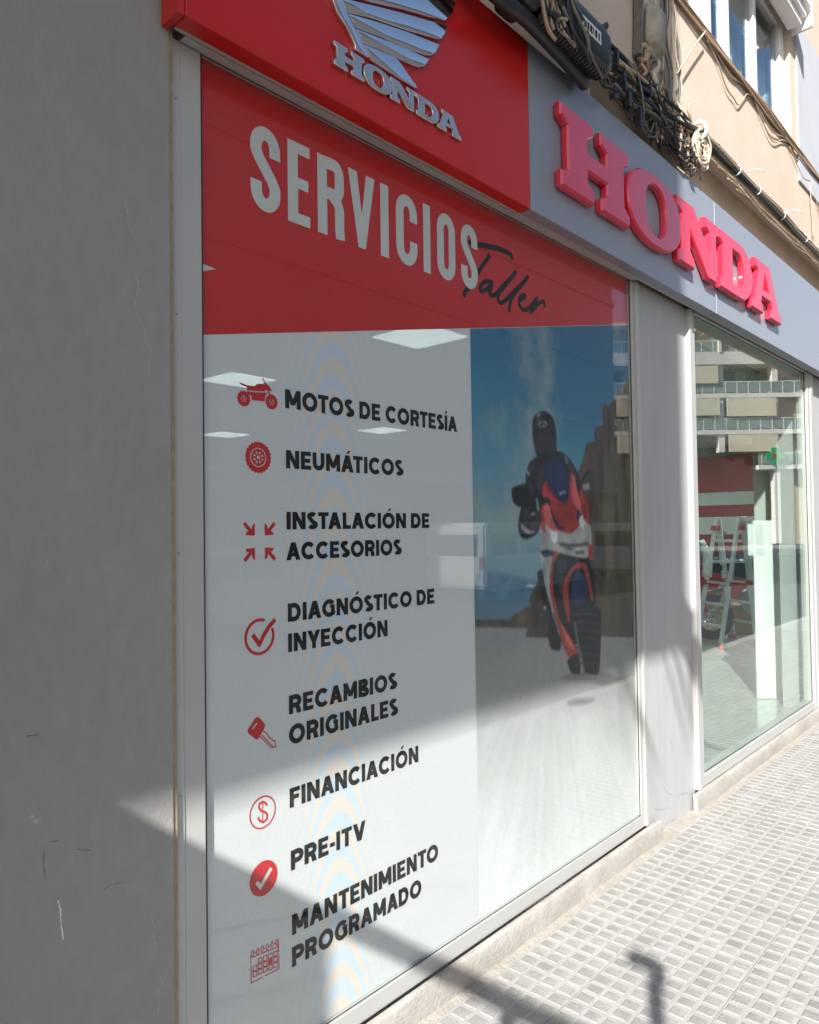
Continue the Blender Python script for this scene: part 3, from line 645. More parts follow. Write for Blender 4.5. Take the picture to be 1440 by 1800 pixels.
# finer print: cliff seams, folds of the suit, edges of the fairing, wheel and fork
for L in ([(560, 700), (585, 690), (600, 760), (590, 900), (572, 980), (565, 860)], [(655, 430), (672, 425), (680, 520), (665, 640), (650, 600)], [(720, 360), (738, 350), (735, 520), (745, 700), (728, 760), (715, 560)], [(610, 620), (630, 610), (640, 760), (628, 900), (612, 800)], [(690, 900), (712, 880), (720, 1060), (700, 1240), (685, 1100)], [(760, 960), (785, 940), (790, 1240), (768, 1330)], [(600, 1020), (640, 1000), (655, 1180), (620, 1300), (600, 1200)], [(300, 1330), (330, 1300), (345, 1400), (320, 1450), (300, 1420)]):
    pr('rock_strata', 'rock_dark', L)
for L in ([(545, 640), (562, 620), (566, 660), (550, 690)], [(605, 520), (625, 508), (628, 560), (612, 575)], [(700, 370), (716, 345), (722, 400), (706, 420)], [(640, 980), (655, 975), (662, 1090), (648, 1110)], [(740, 1180), (760, 1175), (765, 1330), (746, 1350)], [(230, 1390), (285, 1360), (280, 1400), (240, 1420)]):
    pr('rock_strata', 'rock_light', L)
pr('helmet_visor', 'visor', [(318, 560), (360, 545), (410, 558), (414, 610), (370, 628), (322, 612)])
pr('helmet_shine', 'fold', [(322, 470), (345, 445), (352, 452), (334, 490), (325, 520)])
pr('helmet_shine', 'glint', [(327, 452), (340, 438), (346, 441), (333, 462)])
for L in ([(440, 632), (468, 645), (500, 695), (515, 745), (500, 740), (470, 680)], [(292, 690), (312, 668), (318, 690), (298, 730), (284, 750)], [(285, 760), (300, 750), (312, 800), (300, 835)], [(340, 690), (360, 700), (352, 770), (338, 820), (330, 760)], [(262, 890), (285, 880), (300, 920), (285, 960), (262, 940)], [(296, 940), (322, 930), (330, 985), (300, 1010)]):
    pr('suit_fold', 'fold', L)
for L in ([(276, 712), (286, 706), (296, 724), (288, 732)], [(456, 640), (464, 644), (474, 672), (468, 676)], [(300, 905), (326, 900), (318, 912), (300, 918)], [(258, 955), (290, 985), (318, 992), (285, 1002), (255, 975)]):
    pr('suit_trim', 'glint', L)
pr('glove', 'fold', [(318, 905), (345, 890), (352, 940), (338, 965), (318, 950)])
pr('handlebar_end', 'black', [(330, 842), (372, 828), (392, 850), (385, 880), (360, 868), (338, 862)])
pr('mirror_stalk', 'black', [(518, 770), (540, 740), (562, 708), (570, 712), (548, 750), (526, 785)])
pr('mirror_stalk', 'black', [(500, 780), (525, 775), (528, 830), (508, 832)])
pr('mirror_edge', 'glint', [(540, 775), (570, 765), (574, 796), (548, 798)])
pr('fairing_light', 'coral_light', [(358, 880), (380, 862), (400, 930), (420, 985), (398, 985), (368, 950)])
pr('fairing_light', 'coral_light', [(490, 735), (500, 728), (512, 790), (530, 860), (528, 900), (500, 850)])
pr('fairing_vent', 'coral_dark', [(368, 775), (376, 768), (388, 802), (380, 808)])
pr('fairing_vent', 'coral_dark', [(536, 870), (556, 860), (562, 930), (545, 940)])
pr('fairing_seam', 'coral_dark', [(424, 858), (458, 866), (480, 850), (482, 858), (458, 876), (424, 868)])
pr('screen_shine', 'glint', [(430, 812), (452, 800), (466, 808), (460, 814), (448, 812), (436, 824)])
pr('screen_shade', 'navy', [(376, 700), (398, 668), (414, 664), (402, 720), (404, 790), (390, 780)])
pr('headlight_edge', 'grey', [(430, 1040), (500, 1048), (560, 1040), (572, 1054), (500, 1064), (440, 1062)])
pr('headlight_edge', 'black', [(462, 1070), (492, 1068), (494, 1074), (464, 1077)])
pr('number_board', 'grey', [(505, 1080), (548, 1078), (548, 1096), (508, 1098)])
pr('red_light', 'coral', [(566, 1050), (584, 1048), (586, 1120), (570, 1125)])
pr('engine_part', 'fold', [(430, 1130), (470, 1125), (455, 1200), (445, 1280), (425, 1250)])
pr('engine_part', 'navy', [(500, 1190), (545, 1185), (560, 1270), (540, 1330), (490, 1320)])
pr('frame_glint', 'glint', [(352, 1150), (362, 1146), (384, 1260), (400, 1330), (392, 1335), (370, 1260)])
pr('boot', 'fold', [(352, 1345), (370, 1335), (384, 1420), (376, 1470), (362, 1440)])
pr('boot_edge', 'glint', [(358, 1340), (370, 1336), (372, 1352), (361, 1356)])
pr('belly_light', 'coral_light', [(440, 1420), (458, 1450), (500, 1530), (490, 1535), (455, 1475)])
for k in range(7):
    pr('tyre_tread', 'fold', [(500 + 2 * k, 1375 + 38 * k), (560, 1368 + 38 * k), (616, 1376 + 38 * k), (616, 1384 + 38 * k), (560, 1377 + 38 * k), (502 + 2 * k, 1384 + 38 * k)])
pr('tyre_edge', 'grey', [(500, 1420), (508, 1420), (535, 1560), (552, 1640), (545, 1640), (522, 1550)])
pr('sun_glint', 'lampw', [(268, 1243), (300, 1241), (320, 1244), (300, 1247)])
for dx in (0, 16):
    for k in range(8):
        t0 = math.radians((40 if not dx else 220) + k * 33); e0 = (346 + dx + 9 * math.cos(t0), 492 - 11 * math.sin(t0)); PRN.append(('emblem', PCOL['silver'], [pxz(820 + (e0[0] + u) / 2.647, 560 + (e0[1] + v) / 2.647) for u, v in ((-2.5, -2.5), (2.5, -2.5), (2.5, 2.5), (-2.5, 2.5))]))
import numpy as np
def build_print():
    """the printed photograph: its colours are the ink of the print, one per grid point of the sheet"""
    rs_ = np.random.RandomState(3); step = 0.0034
    x0, x1, z0, z1 = xa, 3.5395, 0.158, zline(3.5395); nx, nz = int((x1 - x0) / step), int((z1 - z0) / step)
    X = np.linspace(x0, x1, nx); Z = np.linspace(z0, z1, nz); XX, ZZ = np.meshgrid(X, Z)
    def noise(u, v, oct=5, rough=.55, seed=0):
        r = np.random.RandomState(seed); out = np.zeros_like(u); amp = 1.0; tot = 0
        for o in range(oct):
            g_ = r.rand(64, 64); uu, vv = u * 2 ** o, v * 2 ** o; i, j = np.floor(uu).astype(int), np.floor(vv).astype(int); f, h = uu - i, vv - j
            f, h = f * f * (3 - 2 * f), h * h * (3 - 2 * h); G_ = lambda a, b: g_[a % 64, b % 64]
            out += amp * ((G_(i, j) * (1 - f) + G_(i + 1, j) * f) * (1 - h) + (G_(i, j + 1) * (1 - f) + G_(i + 1, j + 1) * f) * h); tot += amp; amp *= rough
        return out / tot
    stops = [(0.16, (0.66, 0.67, 0.67)), (0.55, (0.58, 0.59, 0.59)), (0.85, (0.44, 0.44, 0.44)), (1.0, (0.30, 0.30, 0.30)), (1.232, (0.27, 0.27, 0.275)), (1.238, (0.085, 0.17, 0.23)), (1.36, (0.10, 0.21, 0.28)), (1.42, (0.20, 0.33, 0.37)), (1.62, (0.21, 0.36, 0.40)), (1.95, (0.085, 0.27, 0.38)), (2.25, (0.04, 0.18, 0.31)), (2.6, (0.026, 0.14, 0.27))]
    ZE = ZZ + 0.127 * (XX - 2.23); zs = [t[0] for t in stops]
    C = np.stack([np.interp(ZE, zs, [t[1][k] for t in stops]) for k in range(3)], -1)
    cl = np.clip((noise(XX * 3.4 + .9 * ZZ + 7, ZZ * 2.6 - 1.1 * XX + 3, 6, .58, 5) - .50) / .20, 0, 1) * np.clip((ZE - 1.8) / .2, 0, 1) * .6
    C = C * (1 - cl[..., None]) + np.array([.36, .40, .37]) * cl[..., None]
    c2 = np.clip((noise(XX * 4 + 1, ZZ * 5 + 9, 5, .55, 8) - .52) / .2, 0, 1) * np.clip((ZE - 1.5) / .15, 0, 1) * np.clip((2.0 - ZE) / .2, 0, 1) * .5
    C = C * (1 - c2[..., None]) + np.array([.40, .41, .37]) * c2[..., None]
    ang = np.arctan2(XX - 2.75, 1.30 - ZZ); rad = np.hypot(XX - 2.75, 1.30 - ZZ)
    st_ = noise(ang * 26 + 40, rad * 1.3 + 3, 4, .6, 11); bl_ = noise(XX * 3 + 2, ZZ * 3 + 5, 4, .6, 12)
    road = ZE < 1.235
    C = np.where(road[..., None], C * (1 + .16 * (st_ - .5) + .30 * (bl_ - .5))[..., None], C)
    rock_n = noise(XX * 9 + 1.5 * ZZ, ZZ * 5, 6, .65, 21); rock_v = noise(XX * 22, ZZ * 4.5 + XX * 6, 5, .6, 22); fine = noise(XX * 26, ZZ * 26, 4, .6, 23); mid = noise(XX * 11 + 3, ZZ * 11, 4, .55, 24)
    def inside(P):
        xs_ = [p[0] for p in P]; zs_ = [p[1] for p in P]
        i0, i1 = np.searchsorted(X, min(xs_)), np.searchsorted(X, max(xs_)); j0, j1 = np.searchsorted(Z, min(zs_)), np.searchsorted(Z, max(zs_))
        i1, j1 = min(i1 + 1, nx), min(j1 + 1, nz)
        if i0 >= i1 or j0 >= j1: return None
        A, B = XX[j0:j1, i0:i1], ZZ[j0:j1, i0:i1]; M = np.zeros(A.shape, bool); n = len(P)
        for k in range(n):
            (xa_, za_), (xb_, zb_) = P[k - 1], P[k]
            if za_ == zb_: continue
            M ^= ((za_ > B) != (zb_ > B)) & (A < (xb_ - xa_) * (B - za_) / (zb_ - za_) + xa_)
        return (slice(j0, j1), slice(i0, i1)), M
    soft = []
    def blur(A, n):
        for _ in range(n):
            P_ = np.pad(A, [(1, 1), (1, 1)] + [(0, 0)] * (A.ndim - 2), mode='edge')
            A = (P_[:-2, 1:-1] + P_[2:, 1:-1] + P_[1:-1, :-2] + P_[1:-1, 2:] + 2 * A) / 6
        return A
    for name, (c, v, s_), P in PRN:
        r = inside(P)
        if r is None: continue
        sl_, M = r; col = np.array(c)[None, None, :] * np.ones(M.shape + (3,))
        if name in ('rock', 'rock_strata'): col = col * (0.35 + 1.3 * rock_n[sl_] * (.4 + 1.2 * rock_v[sl_]))[..., None] * 1.15
        elif name == 'road_shadow': col = col * (.9 + .3 * fine[sl_])[..., None]
        else: col = col * (1 + .9 * (mid[sl_] - .5) + .6 * (fine[sl_] - .5))[..., None]
        a_ = M.astype(float)
        k_ = 14 if name in ('road_shadow', 'distant_hill') else 10 if name == 'rock_strata' else 2
        if k_ > 2:
            j0, j1, i0, i1 = sl_[0].start, sl_[0].stop, sl_[1].start, sl_[1].stop; pd = k_
            full = np.zeros((j1 - j0 + 2 * pd, i1 - i0 + 2 * pd)); full[pd:-pd, pd:-pd] = a_; a_ = blur(full, k_)[pd:-pd, pd:-pd] * (M if name == 'rock_strata' else 1)
        a_ = a_ * (.75 if name == 'rock_strata' else .85 if name == 'road_shadow' else 1)
        C[sl_] = C[sl_] * (1 - a_[..., None]) + col * a_[..., None]
    C = blur(C, 3); C = C * (1 + .10 * (noise(XX * 60, ZZ * 60, 2, .6, 31) - .5))[..., None]
    me = bpy.data.meshes.new('photo_print'); nv = nx * nz
    co = np.stack([XX, np.full_like(XX, PY - 0.0006), ZZ], -1).reshape(-1, 3).astype(np.float32)
    idx = np.arange(nv).reshape(nz, nx); F = np.stack([idx[:-1, :-1], idx[:-1, 1:], idx[1:, 1:], idx[1:, :-1]], -1).reshape(-1, 4)
    keep = (ZZ[1:, :-1] < zl + (zr - zl) * (XX[1:, :-1] - 1.064) / (3.54 - 1.064)).reshape(-1); F = F[keep]
    me.vertices.add(nv); me.vertices.foreach_set('co', co.ravel()); me.loops.add(F.size); me.loops.foreach_set('vertex_index', F.ravel().astype(np.int32))
    me.polygons.add(len(F)); me.polygons.foreach_set('loop_start', np.arange(0, F.size, 4, dtype=np.int32)); me.polygons.foreach_set('loop_total', np.full(len(F), 4, dtype=np.int32)); me.update(calc_edges=True)
    at_ = me.color_attributes.new('ink', 'FLOAT_COLOR', 'POINT'); at_.data.foreach_set('color', np.concatenate([C.reshape(-1, 3), np.ones((nv, 1))], 1).astype(np.float32).ravel())
    m = mat('print_ink', (.3, .3, .3), 0.5); an = m.node_tree.nodes.new('ShaderNodeVertexColor'); an.layer_name = 'ink'; m.node_tree.links.new(an.outputs[0], m.node_tree.nodes['Principled BSDF'].inputs['Base Color'])
    me.materials.append(m); o = bpy.data.objects.new('photo_print', me); COL.objects.link(o); o.parent = post; o.matrix_parent_inverse = post.matrix_world.inverted()
    return o
build_print()

# ------------------------------------------------------------------ pillar, plinths, second window
pl = empty('grey_pillar', (3.93, 1.68, 0), 'smooth grey rendered pillar between the poster window and the clear shop window', 'pillar')
box_obj('pillar_face', pillar_grey, pl, 3.610, 4.245, 1.684, 1.95, -0.1, 2.86)
MB().box(3.6065, 3.6095, 1.676, 1.70, 0.05, 2.86).build('dark_joint', dark_gap, pl)
pr_ = empty('right_pillar', (7.3, 1.68, 0), 'grey rendered pillar at the far right end of the clear shop window', 'pillar')
box_obj('pillar_face', pillar_grey, pr_, 6.862, 9.2, 1.684, 1.95, -0.1, 2.86)

def pmark(px, name, w, m):
    P = cat([(lambda v: (v.x, v.z))(onY(x, y, 1.6835)) for x, y in px], 5)
    ribbon(P, w, 1.6832, .9).build(name, m, pl)
scuff_m = mat('pillar_scuff', (.24, .24, .245), .8, .3, 40)
for L, w_ in (([(1165, 1380), (1172, 1392), (1181, 1398)], .008), ([(1150, 1420), (1160, 1424), (1175, 1419)], .006), ([(1178, 1300), (1183, 1312), (1185, 1330)], .005), ([(1190, 1402), (1199, 1396), (1210, 1394)], .007), ([(1168, 1452), (1176, 1445), (1190, 1440)], .009), ([(1196, 900), (1198, 930), (1197, 950)], .004)):
    pmark(L, 'scuff', w_, scuff_m)
steel_s = mat('screw_steel', (.35, .35, .35), .4, .1, 20, metal=.8)
def plinth(name, x0, x1, label, seed):
    random.seed(seed)
    m = MB(); n = int((x1 - x0) / 0.06); prev = None
    prof = [(1.664, 0.098), (1.650, 0.1005), (1.644, 0.098), (1.640, 0.090), (1.638, 0.055), (1.637, 0.02), (1.640, -0.03), (1.664, -0.03)]
    for i in range(n + 1):
        x = x0 + (x1 - x0) * i / n; rg = []
        for k, (y, z) in enumerate(prof):
            j = 0 if k in (0, 7) else 0.0022
            rg.append(m.bm.verts.new((x, y + random.uniform(-j, j), z + random.uniform(-j, j))))
        if prev:
            for k in range(len(rg) - 1): m.bm.faces.new((prev[k], rg[k], rg[k + 1], prev[k + 1]))
        else: m.bm.faces.new(rg[::-1])
        prev = rg
    m.bm.faces.new(prev); o = m.build(name, plinth_m); smooth_angle(o, 50)
    return tag(o, label, 'plinth')
plinth('window_plinth', 0.985, 3.700, 'stained cream concrete plinth under the poster window', 3)
plinth('window_plinth', 4.165, 9.2, 'cream concrete plinth with a bright end under the clear shop window', 4)

for x in (0.990, 3.590):
    for z in (0.35, 0.95, 1.55, 2.15, 2.7): MB().cyl((x, 1.6775 if x < 1 else 1.6655, z), (x, 1.6745 if x < 1 else 1.6625, z), .0035, 10).build('screw_head', steel_s, pw)
gw = empty('display_window', (5.5, 1.69, 0.1), 'clear shop window showing a ladder and a motorbike inside the showroom', 'window')
box_obj('frame_post', alu, gw, 4.247, 4.285, 1.655, 1.75, 0.10, 2.852, bev=0.002)
box_obj('frame_post', alu, gw, 4.287, 4.337, 1.663, 1.75, 0.10, 2.852, bev=0.002)
box_obj('frame_post', alu, gw, 6.722, 6.79, 1.663, 1.75, 0.10, 2.852, bev=0.002)
box_obj('frame_post', alu, gw, 6.792, 6.860, 1.655, 1.75, 0.10, 2.852, bev=0.002)
box_obj('frame_rail', alu, gw, 4.337, 6.722, 1.665, 1.75, 0.10, 0.160, bev=0.002)
box_obj('frame_rail', alu, gw, 4.337, 6.722, 1.665, 1.75, 2.848, 2.90)
sl = MB(); sl.box(4.337, 4.341, 1.684, 1.6875, 0.16, 2.848); sl.box(6.718, 6.722, 1.684, 1.6875, 0.16, 2.848); sl.box(4.341, 6.718, 1.684, 1.6875, 0.16, 0.163); sl.box(4.341, 6.718, 1.684, 1.6875, 2.845, 2.848)
sl.build('rubber_seal', dark_gap, gw)
box_obj('glass_pane', glass_m, gw, 4.3375, 6.7215, 1.688, 1.696, 0.1605, 2.8475)

# ------------------------------------------------------------------ fascia signs
FY, FZ0, FZ1, FX = 1.577, 2.850, 3.519, 2.472
rs = empty('red_fascia_sign', (1.7, FY, FZ0), 'red fascia panel with a chrome wing emblem over the poster window', 'sign')
box_obj('side_flange', red_alu, rs, 0.940, 0.9585, 1.580, 1.655, FZ0 + .001, FZ1)
box_obj('front_panel', red_alu, rs, 0.960, FX - 0.0015, FY, 1.632, FZ0, FZ1, bev=0.0035)
box_obj('back_batten', soffit_grey, rs, 0.97, FX, 1.634, 1.650, FZ0 + .006, FZ1)
gs = empty('grey_fascia_sign', (5, FY, FZ0), 'grey fascia panel with big raised red letters over the clear window', 'sign')
box_obj('front_panel', grey_alu, gs, FX + 0.0015, 4.4600, FY, 1.632, FZ0, FZ1, bev=0.003)
box_obj('front_panel', grey_alu, gs, 4.4640, 9.2, FY, 1.632, FZ0, FZ1, bev=0.003)
box_obj('joint_strip', white_plastic, gs, 4.4602, 4.4638, FY + .004, 1.62, FZ0 + .01, FZ1 - .002)
box_obj('soffit', soffit_grey, gs, FX, 9.2, 1.634, 1.651, FZ0 + .004, FZ1)
def slab2d(loops, name, m, parent, Y, depth, bev, seg=3):
    cu = bpy.data.curves.new(name, 'CURVE'); cu.dimensions = '2D'; cu.fill_mode = 'BOTH'; cu.extrude = max(depth / 2 - bev, 0.0002); cu.bevel_depth = bev; cu.bevel_resolution = seg; cu.offset = -bev
    for lp in loops:
        sp = cu.splines.new('POLY'); sp.points.add(len(lp) - 1); sp.use_cyclic_u = True
        for p, (x, z) in zip(sp.points, lp): p.co = (x, z, 0, 1)
    t = bpy.data.objects.new('tmp', cu); COL.objects.link(t); bpy.context.view_layer.update()
    me = bpy.data.meshes.new_from_object(t.evaluated_get(bpy.context.evaluated_depsgraph_get()))
    bpy.data.objects.remove(t); bpy.data.curves.remove(cu)
    for v in me.vertices: v.co = Vector((v.co.x, Y - v.co.z, v.co.y))      # local +z (front) faces the street
    bm = bmesh.new(); bm.from_mesh(me); bmesh.ops.remove_doubles(bm, verts=bm.verts, dist=1e-5); bmesh.ops.recalc_face_normals(bm, faces=bm.faces); bm.to_mesh(me); bm.free()
    me.name = name; me.materials.clear(); me.materials.append(m)
    o = bpy.data.objects.new(name, me); COL.objects.link(o)
    if parent is not None: o.parent = parent; o.matrix_parent_inverse = parent.matrix_world.inverted()
    return smooth_angle(o, 35)
def sup(cx, cy, rx, ry, n=40, e=2.3):
    L = []
    for i in range(n):
        t = 2 * math.pi * i / n; c, s = math.cos(t), math.sin(t)
        L.append((cx + rx * math.copysign(abs(c) ** (2 / e), c), cy + ry * math.copysign(abs(s) ** (2 / e), s)))
    return L
G = {'H': [[(0, .35), (0, .295), (.055, .268), (.055, .088), (0, .068), (0, 0), (.275, 0), (.275, .055), (.222, .085), (.222, .132), (.393, .132), (.393, .085), (.34, .055), (.34, 0), (.615, 0), (.615, .055), (.562, .085), (.562, .268), (.615, .295), (.615, .35), (.34, .35), (.34, .295), (.393, .268), (.393, .215), (.222, .215), (.222, .268), (.275, .295), (.275, .35)]],
     'O': [sup(.31, .173, .31, .183), sup(.31, .173, .118, .125, 28)],
     'N': [[(0, .35), (0, .29), (.052, .265), (.052, .082), (0, .06), (0, 0), (.215, 0), (.215, .06), (.162, .082), (.162, .205), (.40, 0), (.548, 0), (.548, .268), (.60, .29), (.60, .35), (.385, .35), (.385, .29), (.438, .268), (.438, .160), (.215, .35)]],
     'D': [[(0, .35), (0, .29), (.052, .265), (.052, .082), (0, .06), (0, 0), (.36, 0)] + [(.36 + .22 * math.sin(a), .175 - .175 * math.cos(a)) for a in [math.pi * i / 16 for i in range(1, 16)]] + [(.36, .35)],
           [(.222, .075), (.222, .275), (.32, .275)] + [(.32 + .09 * math.sin(a), .175 + .1 * math.cos(a)) for a in [math.pi * i / 10 for i in range(1, 10)]] + [(.32, .075)]],
     'A': [[(0, 0), (0, .058), (.048, .075), (.150, .275), (.105, .29), (.105, .35), (.40, .35), (.585, .075), (.635, .058), (.635, 0), (.385, 0), (.385, .058), (.425, .075), (.402, .110), (.222, .110), (.208, .075), (.24, .058), (.24, 0)], [(.252, .172), (.365, .172), (.295, .283)]]}
ADV = {'H': 0, 'O': .60, 'N': 1.178, 'D': 1.775, 'A': 2.318}
for c in 'HONDA':
    slab2d([[(2.648 + ADV[c] + u, 2.994 + v) for u, v in lp] for lp in G[c]], 'raised_letter', red_acryl, gs, FY - 0.020, 0.040, 0.009, 0)
for c in 'HONDA':
    k = 0.196
    slab2d([[(1.429 + (ADV[c] + u) * k * 1.02, 2.944 + v * k) for u, v in lp] for lp in G[c]], 'chrome_letter', chrome_soft, rs, FY - 0.007, 0.014, 0.0022, 2)
E5 = lambda L: [(lambda v: (v.x, v.z))(onY(560 + x / 5.143, y / 5.143, FY - 0.012)) for x, y in L]
def cat2(L): return L
FE = [[(130, 0), (100, -90), (60, -200), (120, -210), (170, -90), (205, 0), (262, 122), (330, 252), (405, 395), (462, 515), (450, 522), (335, 448), (330, 402), (250, 235), (165, 110)],
      [(110, -250), (400, -180), (900, -60), (1240, -10), (1232, 60), (1200, 130), (1145, 182), (1000, 150), (760, 82), (480, 20), (160, -80)],
      [(190, -45), (260, -8), (500, 48), (760, 116), (1000, 185), (1167, 232), (1140, 310), (1110, 345), (1075, 352), (800, 275), (490, 165), (262, 115), (215, 15)],
      [(272, 122), (490, 183), (560, 205), (800, 285), (1097, 403), (1060, 470), (1010, 502), (960, 495), (700, 410), (590, 345), (335, 248)],
      [(340, 260), (585, 352), (640, 375), (800, 440), (1006, 535), (960, 590), (910, 607), (860, 590), (725, 530), (560, 455), (408, 392)],
      [(412, 400), (560, 460), (700, 520), (745, 572), (790, 640), (892, 785), (878, 796), (760, 725), (640, 650), (478, 545)],
      [(40, -260), (90, -420), (500, -330), (1000, -200), (1250, -150), (1255, -60), (900, -120), (420, -220), (120, -300)]]
for lp in FE:
    slab2d([E5(lp)], 'wing_feather', chrome, rs, FY - 0.0065, 0.013, 0.0015, 2)

# ------------------------------------------------------------------ upper facade
uw = empty('upper_facade', (4, 1.6, 3.84), 'beige rendered upper storey above the shop signs, with a window', 'facade')
WX0, WX1, WZ0, WZ1 = 3.62, 6.22, 4.535, 5.50
for b in ((-6, WX0, 3.84, 7.5), (WX1, 12, 3.84, 7.5), (WX0, WX1, 3.84, WZ0), (WX0, WX1, WZ1, 7.5)):
    pass
um = MB(); um.box(-6, WX0, 1.60, 1.95, 3.84, 7.5); um.box(WX1, 12, 1.60, 1.95, 3.84, 7.5); um.box(WX0, WX1, 1.60, 1.95, 3.84, WZ0); um.box(WX0, WX1, 1.60, 1.95, WZ1, 7.5)
um.build('upper_wall', beige, uw)
box_obj('recessed_strip', beige_strip, uw, -6, 12, 1.70, 1.95, 2.86, 3.838)
lm = MB(); n_ = 90; prev = None
for i in range(n_ + 1):
    x = WX0 - .02 + (WX1 - WX0 + .04) * i / n_; d = 0.012 + random.random() * .004
    rg = [lm.bm.verts.new(p) for p in ((x, 1.602, WZ0 - .03), (x, 1.60 - d, WZ0 - .026), (x, 1.60 - d, WZ0 - .002), (x, 1.64, WZ0 + .004))]
    if prev:
        for k in range(3): lm.bm.faces.new((prev[k], rg[k], rg[k + 1], prev[k + 1]))
    prev = rg
lm.build('window_ledge', mat('worn_ledge', (0.40, 0.24, 0.14), 0.8, 0.35, 18), uw)

aw = empty('upper_window', (5, 1.66, WZ0), 'white framed upper window with pale curtains above the cables', 'window')
def vx(px, py=150, Y=1.655): return onY(px, py, Y).x
for a, b in ((3.64, 3.70), (4.17, 4.235), (4.455, 4.50), (4.62, 4.665), (4.93, 4.99), (5.49, 5.55), (6.10, 6.215)):
    box_obj('mullion', white_frame, aw, a, b, 1.640, 1.70, WZ0 + .03, WZ1 - .002, bev=0.004)
box_obj('frame_rail', white_frame, aw, 3.64, 6.215, 1.645, 1.705, WZ0 + .004, WZ0 + .03); box_obj('frame_rail', white_frame, aw, 3.64, 6.215, 1.645, 1.705, WZ1 - .06, WZ1 - .003)
for a, b in ((3.70, 4.17), (4.235, 4.455), (4.50, 4.62), (4.665, 4.93), (4.99, 5.49), (5.55, 6.10)):
    box_obj('glass_pane', glass_up, aw, a + .001, b - .001, 1.668, 1.673, WZ0 + .03, WZ1 - .06)
cm = MB(); prev = None
for i in range(260):
    x = 3.64 + 2.56 * i / 259; y = 1.80 + 0.022 * math.sin(i * 0.55) + 0.012 * math.sin(i * 0.23 + 1)
    a, b = cm.bm.verts.new((x, y, WZ0)), cm.bm.verts.new((x, y, WZ1))
    if prev and not (4.24 < x < 4.40 or 4.52 < x < 4.60 or 4.70 < x < 4.84 or 5.06 < x < 5.22 or 5.66 < x < 5.90): cm.bm.faces.new((prev[0], a, b, prev[1]))
    prev = (a, b)
for i, (a, b) in enumerate([]): pass
cm.build('curtain', cloth_white, aw, smooth=True)
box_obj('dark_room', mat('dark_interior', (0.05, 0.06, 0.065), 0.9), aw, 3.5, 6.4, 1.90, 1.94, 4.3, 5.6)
bl = MB()
for a, b, z in ((4.235, 4.455, 4.72), (4.50, 4.93, 4.98), (4.99, 5.49, 5.05), (5.55, 6.10, 5.22)):
    k = z
    while k < WZ1 - .06: bl.box(a, b, 1.69, 1.697, k, k + .026); k += .03
bl.build('lowered_slats', dark_green, aw)
sb = empty('shutter_box', (5.6, 1.55, 5.4), 'white roller shutter box at the top of the upper window', 'shutter box')
for i in range(3):
    box_obj('box_board', white_frame, sb, 4.2, 6.18 + .02 * i, 1.50 - .03 * i, 1.598, 5.405 + .06 * i, 5.462 + .06 * i, bev=0.004)
box_obj('end_cap', white_plastic, sb, 6.24, 6.27, 1.44, 1.598, 5.40, 5.60, bev=0.004)
jb = empty('facade_return', (6.6, 1.5, 3.84), 'pale rendered strip beside the upper window at the right edge', 'facade')
box_obj('pale_strip', mat('pale_render', (0.45, 0.46, 0.50), 0.8, .05, 4), jb, 6.36, 7.4, 1.585, 1.5985, 4.30, 5.60)

# ------------------------------------------------------------------ unseen shapes added to throw the shade (left of and above the camera)
bay = empty('shade_bay', (-2.5, 1.1, 3.95), 'enclosed beige bay out of view, added to shade the upper shopfront', 'bay')  # unseen bay, placed and sized so its shadow covers the upper shopfront
BX, BY = -0.39, -0.60
box_obj('shade_bay_body', beige, bay, -7.5, BX, BY, 1.598, 4.335, 11.3)
for i in range(4):
    for z in (5.6, 8.5):
        o = box_obj('shade_bay_window', white_frame, bay, -7.1 + 1.5 * i, -5.9 + 1.5 * i, BY - .03, BY - .001, z, z + 1.4)
        g_ = box_obj('pane', glass_dark, o, -7.0 + 1.5 * i, -6.0 + 1.5 * i, BY - .034, BY - .0305, z + .08, z + 1.32)
hp = empty('leaf_shadow_plant', (BX - .1, BY - .08, 4.45), 'unseen spiky green plant added to cast leaf shadows on the pillar', 'plant')  # unseen plant, added for the leaf-shaped shadows on the pillar
lf = MB(); leaf_g = mat('leaf_green', (0.06, 0.11, 0.03), .5, .3, 8)
random.seed(11)
for k in range(15):
    b0 = Vector((BX - .03 - random.random() ** 2 * .9, BY - .03, 4.48)); ln = 0.22 + random.random() * 0.34
    d = Vector((random.uniform(-.35, .55), random.uniform(-.5, -.05), -0.9 + random.random() * .5)).normalized(); sd = d.cross(Vector((0, 1, 0))).normalized(); wv = .018 + random.random() * .014
    P = [b0 + d * ln * t + Vector((0, 0, -0.10 * t * t)) for t in (0, .35, .7, 1)]
    W = [wv * .6, wv, wv * .7, .001]
    vs = [(lf.bm.verts.new(p + sd * w_), lf.bm.verts.new(p - sd * w_)) for p, w_ in zip(P, W)]
    for a, b in zip(vs, vs[1:]): lf.bm.faces.new((a[0], b[0], b[1], a[1]))
lf.build('leaves', leaf_g, hp)
MB().box(BX - 1.7, BX - .01, BY - .07, BY - .002, 4.46, 4.62, .01).build('planter', mat('terracotta', (.35, .13, .07), .8, .1, 6), hp)
nb = empty('shade_wall', (-1.5, 1.1, 0), 'unseen beige wall added to shade the lower left of the shopfront', 'wall')  # unseen block, added to keep the wall's lower left corner in shade
box_obj('shade_wall_block', beige, nb, -2.6, -1.0, 0.45, 1.655, 0.003, 2.345)
rl = empty('shadow_rail', (-1.0, 0.2, 0), 'unseen dark rail on a post, added to cast the slanting shadow band', 'railing')  # unseen rail, added for the shadow band across poster and pavement
rm = MB(); rm.cyl((-1.0, 0.447, 2.325), (-1.0, -0.40, 2.325), .036, 12); rm.build('rail', black_plastic, rl, smooth=True)
